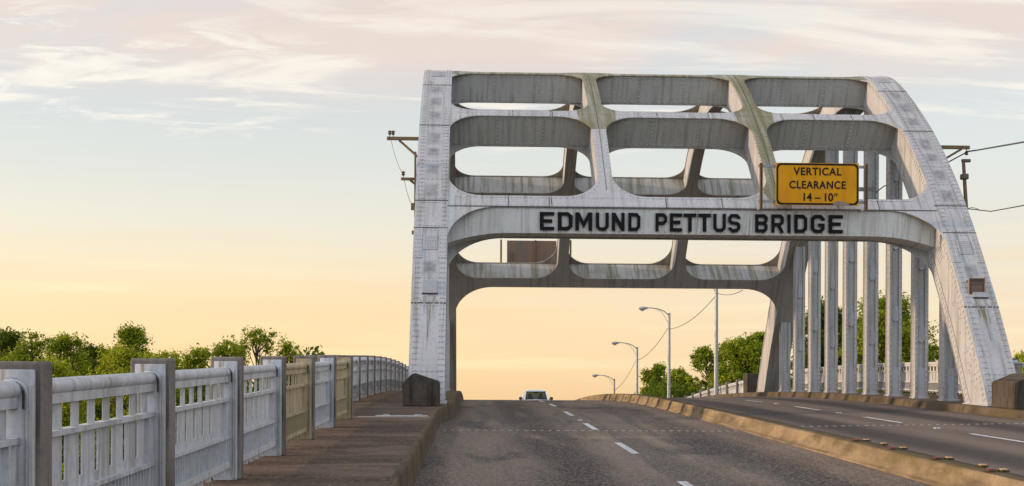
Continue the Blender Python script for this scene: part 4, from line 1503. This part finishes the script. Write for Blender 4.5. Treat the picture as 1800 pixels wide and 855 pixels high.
quad('windshield', [(-.82, yA + .01, zw0), (.82, yA + .01, zw0), (.68, yB, zw1), (-.68, yB, zw1)], 'car_glass')
quad('rear_window', [(-.80, yD, zw0), (.80, yD, zw0), (.66, yC, zw1), (-.66, yC, zw1)], 'car_glass')
for s_ in (-1, 1): quad('side_window', [(s_ * .85, yA + .1, zw0), (s_ * .85, yD - .05, zw0), (s_ * .70, yC, zw1), (s_ * .70, yB, zw1)], 'car_glass')
for s_ in (-1, 1):
    m = MB(); x0, x1 = sorted((s_ * .95, s_ * 1.17))
    bm = bmesh.new(); bmesh.ops.create_uvsphere(bm, u_segments=12, v_segments=8, radius=1)
    for v in bm.verts: v.co = Vector(cpt(s_ * 1.07 + v.co.x * .13, 1.66 + v.co.y * .08, 1.22 + v.co.z * .125))
    m.bm(bm, 'plastic_dark'); m.tube([cpt(s_ * .88, 1.68, 1.14), cpt(s_ * 1.0, 1.66, 1.18)], .03, 'plastic_dark', 6); m.link('side_mirror', parent=CAR, smooth=True)
    m = MB(); m.bbox(CXc + s_ * .70 - .16, CXc + s_ * .70 + .16, CD_ - .015, CD_ + .08, zc_ + .72, zc_ + .92, 'lens', .03); m.link('headlight', parent=CAR)
    for y in (.95, 4.25):
        m = MB(); m.tube([cpt(s_ * .93, y, .36), cpt(s_ * .70, y, .36)], .36, 'rubber', 24); wl = m.link('wheel', parent=CAR, smooth=True)
        m = MB(); m.tube([cpt(s_ * .945, y, .36), cpt(s_ * .92, y, .36)], .22, 'lens', 16); m.link('rim', parent=wl, smooth=True)
    m = MB(); m.bbox(CXc + s_ * .38 - .24, CXc + s_ * .38 + .24, CD_ + 2.55, CD_ + 2.72, zc_ + .7, zc_ + 1.28, 'seat_fabric', .05)
    m.bbox(CXc + s_ * .38 - .13, CXc + s_ * .38 + .13, CD_ + 2.58, CD_ + 2.68, zc_ + 1.28, zc_ + 1.50, 'seat_fabric', .05); m.link('seat', parent=CAR, smooth=True)
m = MB(); m.bbox(CXc - .52, CXc + .52, CD_ - .03, CD_ + .05, zc_ + .55, zc_ + .88, 'dark_metal', .03); m.link('grille', parent=CAR)
m = MB(); m.bbox(CXc - .90, CXc + .90, CD_ - .12, CD_ + .1, zc_ + .36, zc_ + .56, 'galv', .04); m.link('bumper', parent=CAR, smooth=True)
m = MB(); m.bbox(CXc - .80, CXc + .80, CD_ + 1.4, CD_ + 1.8, zc_ + .9, zc_ + 1.16, 'dark_metal', .05); m.link('dashboard', parent=CAR)
m = MB(); m.bbox(CXc - .14, CXc + .14, CD_ + 1.93, CD_ + 1.96, zc_ + 1.56, zc_ + 1.65, 'dark_metal', .02); m.link('rear_view_mirror', parent=CAR)
m = MB(); pts = [cpt(.38 + .18 * cos(2 * pi * k / 16), 1.95 + .05 * sin(2 * pi * k / 16), 1.05 + .17 * sin(2 * pi * k / 16)) for k in range(17)]; m.tube(pts, .016, 'dark_metal', 6); m.link('steering_wheel', parent=CAR)

# driver behind the wheel
PE = thing('person', cpt(.38, 2.4, .7), 'driver in dark clothes sitting at the wheel of the white vehicle', 'person')


def skin(name, joints, edges, mat, parent, sub=2):
    me = bpy.data.meshes.new(name); w = Vector(parent['_w'])
    me.from_pydata([Vector(S(cpt(*j[:3]))) - w for j in joints], edges, [])
    o = bpy.data.objects.new(name, me); COL.objects.link(o)
    md = o.modifiers.new('skin', 'SKIN'); md.use_smooth_shade = True
    for i, j in enumerate(joints): me.skin_vertices[0].data[i].radius = (j[3], j[3] * (j[4] if len(j) > 4 else 1))
    me.skin_vertices[0].data[0].use_root = True
    o.modifiers.new('sub', 'SUBSURF').levels = sub
    dg = bpy.context.evaluated_depsgraph_get(); m2 = bpy.data.meshes.new_from_object(o.evaluated_get(dg))
    bpy.data.objects.remove(o)
    m2.materials.clear(); m2.materials.append(MATS[mat])
    o = bpy.data.objects.new(name, m2); COL.objects.link(o); o.parent = parent; o['_w'] = tuple(w)
    return o


body = [(.38, 2.40, .62, .15), (.38, 2.42, .85, .15), (.38, 2.44, 1.08, .16), (.38, 2.44, 1.22, .09), (.38, 2.43, 1.30, .055), (.38, 2.40, 1.40, .085), (.38, 2.40, 1.48, .08),
        (.18, 2.42, 1.16, .065), (.16, 2.25, .93, .05), (.26, 2.02, 1.08, .035), (.58, 2.42, 1.16, .065), (.60, 2.25, .93, .05), (.50, 2.02, 1.08, .035),
        (.28, 2.2, .58, .09), (.26, 1.85, .66, .07), (.26, 1.7, .35, .05), (.48, 2.2, .58, .09), (.50, 1.85, .66, .07), (.50, 1.7, .35, .05)]
eds = [(0, 1), (1, 2), (2, 3), (3, 4), (4, 5), (5, 6), (2, 7), (7, 8), (8, 9), (2, 10), (10, 11), (11, 12), (0, 13), (13, 14), (14, 15), (0, 16), (16, 17), (17, 18)]
bd = skin('body', body, eds, 'shirt', PE)
bd.data.materials.append(MATS['skin'])
for p in bd.data.polygons:
    wz = p.center.z + Vector(PE['_w']).z - (G * CD_ + zc_)
    wy = p.center.y + Vector(PE['_w']).y - CD_
    if wz > 1.27 or wy < 2.07 and wz > .9: p.material_index = 1
m = MB(); bm = bmesh.new(); bmesh.ops.create_uvsphere(bm, u_segments=14, v_segments=8, radius=1)
for v in bm.verts: v.co = Vector(cpt(.38 + v.co.x * .095, 2.425 + v.co.y * .11, 1.475 + v.co.z * .10))
m.bm(bm, 'hair'); m.link('hair', parent=PE, smooth=True)

# ------------------------------------------------------------------ trees
def tree(px, ptop, D, wpx, label, leaf, seed, dens=1., airy=False, grp='trees beyond the bridge', ls=1., zlow=None):
    rnd = random.Random(seed)
    X = X_at(px, D); dep = D * cos(TH) + X * sin(TH); R = wpx * (1.35 if px < 550 else 1.2) * dep / 2090 / 2
    top = Z_at(px, ptop, D) + G * D
    gz = -10.0
    ch = max(5.0, min(10.0, R * 4.2))           # crown height
    cb = top - ch
    o = bpy.data.objects.new('tree', None); COL.objects.link(o); o.location = (X, D, gz); o['_w'] = (X, D, gz)
    o['label'] = label; o['category'] = 'tree'; o['group'] = grp
    tr = MB(False); lf = MB(False)
    tr.tube([(X, D, gz - .3), (X + .1, D, gz + 2), (X + rnd.uniform(-.3, .3), D, cb + .4), (X + rnd.uniform(-.3, .3), D + .1, top - ch * .3)], [.26, .2, .14, .04], 'bark', 8)
    ncl = int((46 if airy else 70) * dens * max(.8, R / 1.5))
    clumps = []
    for i in range(ncl):
        a = rnd.uniform(0, 2 * pi); u = rnd.uniform(0, 1)
        h = 1 - u ** 1.2
        prof = (1 - (abs(h - .36) / .68) ** 2.4)
        rr = R * sqrt(max(.05, prof)) * rnd.uniform(.2, 1.12)
        c = Vector((X + rr * cos(a), D + rr * sin(a) * .9, cb + ch * h * .96))
        clumps.append((c, (.19 if airy else .27) * rnd.uniform(.5, 1.6) * max(.75, R / 1.5)))
    clumps.append((Vector((X, D, top - .25)), .28)); clumps.append((Vector((X + .2, D, top - .7)), .4)); clumps.append((Vector((X - .2, D, top - .8)), .4))
    for c, r in clumps:
        st = Vector((X, D, max(cb - .2, c.z - rnd.uniform(.8, 1.8))))
        md = (st + c) / 2 + Vector((rnd.uniform(-.15, .15), rnd.uniform(-.15, .15), -.1))
        tr.tube([st, md, c], [.05, .03, .012], 'bark', 4, False)
    vs, fs = [], []
    def leafq(p, s):
        n = Vector((rnd.gauss(0, 1), rnd.gauss(0, 1), rnd.gauss(0, 1) + .5)).normalized()
        u = n.orthogonal().normalized(); w = n.cross(u); a = rnd.uniform(0, pi); u2 = u * cos(a) + w * sin(a); w2 = n.cross(u2)
        k = len(vs)
        vs.extend([(p - u2 * s)[:], (p - w2 * s * .5 + n * s * .15)[:], (p + u2 * s)[:], (p + w2 * s * .5 + n * s * .15)[:]]); fs.append((k, k + 1, k + 2, k + 3))
    for c, r in clumps:
        nl = int((110 if airy else 120) * (r / .36) ** 1.5 * 1.8) + 30
        for _ in range(nl):
            g = Vector((rnd.gauss(0, 1), rnd.gauss(0, 1), rnd.gauss(0, .75)))
            g = g.normalized() * min(1.55, abs(rnd.gauss(0, .8))) * r
            leafq(c + g, rnd.choice((.03, .045, .06, .075, .10)) * ls * D / 65)
        if rnd.random() < (.9 if airy else .6):    # upright shoots
            hh = rnd.uniform(.4, 1.1) * (1.4 if airy else .7); q = c + Vector((rnd.uniform(-.2, .2), 0, hh))
            if q.z < top:
                tr.tube([c, q], [.012, .006], 'bark', 3, False)
                for k in range(int(hh * 20)):
                    f = rnd.random(); leafq(c.lerp(q, f) + Vector((rnd.uniform(-.1, .1), rnd.uniform(-.1, .1), 0)), rnd.uniform(.06, .1) * D / 65)
    lf.add(vs, fs, leaf)
    tr.link('trunk', parent=o); cr = lf.link('crown', parent=o)
    return o


TR = [
    (8, 583, 70, 95, 'dark leafy tree at the left edge of the photo', 'leaf_dark', 1, 1.5, False),
    (62, 584, 62, 60, 'slender airy tree beside the dark one at the left edge', 'leaf_mid', 2, 1, True),
    (112, 588, 66, 70, 'sunlit tree between the slender one and the dense low one', 'leaf_mid', 3, 1.2, False),
    (160, 606, 74, 80, 'low dark tree behind the gap left of the tall round tree', 'leaf_dark', 4, 1.4, False),
    (228, 576, 78, 66, 'tallest dense round tree above the second railing post', 'leaf_mid', 5, 1.7, False),
    (212, 611, 58, 84, 'bright yellow green bushy tree in front of the tall round one', 'leaf_light', 6, 1.5, False),
    (35, 612, 62, 90, 'mid green tree filling the gap beside the left photo edge', 'leaf_mid', 31, 1.2, False),
    (262, 622, 70, 80, 'low tree just right of the tall round one', 'leaf_mid', 32, 1.2, False),
    (92, 632, 55, 120, 'bright low tree behind the first railing panel', 'leaf_light', 21, 1.3, False),
    (290, 617, 62, 70, 'low light green tree right of the tall round one', 'leaf_light', 7, 1.1, False),
    (345, 611, 64, 70, 'light green tree left of the airy sprouting one', 'leaf_mid', 8, 1.1, False),
    (400, 596, 62, 60, 'bushy tree at the left flank of the airy sprouting one', 'leaf_mid', 9, 1.2, False),
    (452, 575, 60, 88, 'airy tree with upright sprouts above the fourth railing panel', 'leaf_mid', 10, 1.2, True),
    (508, 599, 60, 48, 'small airy tree at the right end of the left row', 'leaf_light', 11, 1.0, True),
    (1156, 642, 118, 56, 'leftmost tree beyond the street lamps', 'leaf_mid', 12, 1.1, False),
    (1196, 648, 112, 62, 'low tree behind the second street lamp', 'leaf_mid', 13, 1.3, False),
    (1242, 608, 108, 78, 'airy topped tree behind the tall lamp pole', 'leaf_mid', 14, 1.2, True),
    (1300, 594, 104, 84, 'dense tree left of the far arch foot', 'leaf_mid', 15, 1.6, False),
    (1338, 583, 104, 56, 'airy tree partly hidden by the far arch foot', 'leaf_mid', 19, 1.5, True),
    (1446, 532, 84, 96, 'dark tall tree behind the farther hangers', 'leaf_dark', 16, 2.2, False),
    (1502, 560, 88, 80, 'dark tree in the middle behind the hangers', 'leaf_dark', 20, 1.8, False),
    (1556, 525, 80, 120, 'broad tall tree behind the middle hangers', 'leaf_mid', 17, 2.2, False),
    (1626, 604, 82, 66, 'low tree behind the nearest hangers', 'leaf_mid', 18, 1.2, False),
    (1672, 612, 86, 60, 'low tree seen beside the inner edge of the right arch rib', 'leaf_mid', 22, 1.1, False),
    (1812, 612, 60, 80, 'tree at the right edge of the photo above the railing', 'leaf_light', 23, 1.3, False),
]
for (px, pt_, D, w, lb, lf, sd, dn, airy) in TR: tree(px, pt_, D, w, lb, lf, sd, dn, airy)

# the low wooded far bank that fills the ground behind the railings
def wood(name, x0, x1, d0, d1, ztop, n, seed, label):
    rnd = random.Random(seed); m = MB(False); vs = []; fs = []
    for c in range(n):
        cx, cd = rnd.uniform(x0, x1), rnd.uniform(d0, d1); cz = rnd.uniform(-9.5, ztop(cx)); r = rnd.uniform(.5, 1.1)
        for _ in range(60):
            g = Vector((rnd.gauss(0, 1), rnd.gauss(0, 1), rnd.gauss(0, 1))).normalized() * r * rnd.random() ** .4
            p = Vector((cx, cd, cz)) + g; s = rnd.uniform(.13, .22)
            nn = Vector((rnd.gauss(0, 1), rnd.gauss(0, 1), rnd.gauss(0, 1) + .4)).normalized(); u = nn.orthogonal().normalized(); w = nn.cross(u); k = len(vs)
            vs += [(p - u * s)[:], (p - w * s * .6)[:], (p + u * s)[:], (p + w * s * .6)[:]]; fs.append((k, k + 1, k + 2, k + 3))
    m.add(vs, fs, 'leaf_dark'); o = m.link(name, root=((x0 + x1) / 2, (d0 + d1) / 2, -10)); o['kind'] = 'stuff'; o['label'] = label; o['category'] = 'undergrowth'
    return o


wood('undergrowth', -42, -6, 80, 90, lambda x: 4.3 + .7 * sin(x), 1500, 5, 'dark wooded river bank behind the left railing')
wood('undergrowth', 14, 44, 92, 104, lambda x: 3.2 + .5 * sin(x * .8), 1000, 6, 'dark undergrowth behind the right railing')
for o in bpy.data.objects:
    if '_w' in o: del o['_w']
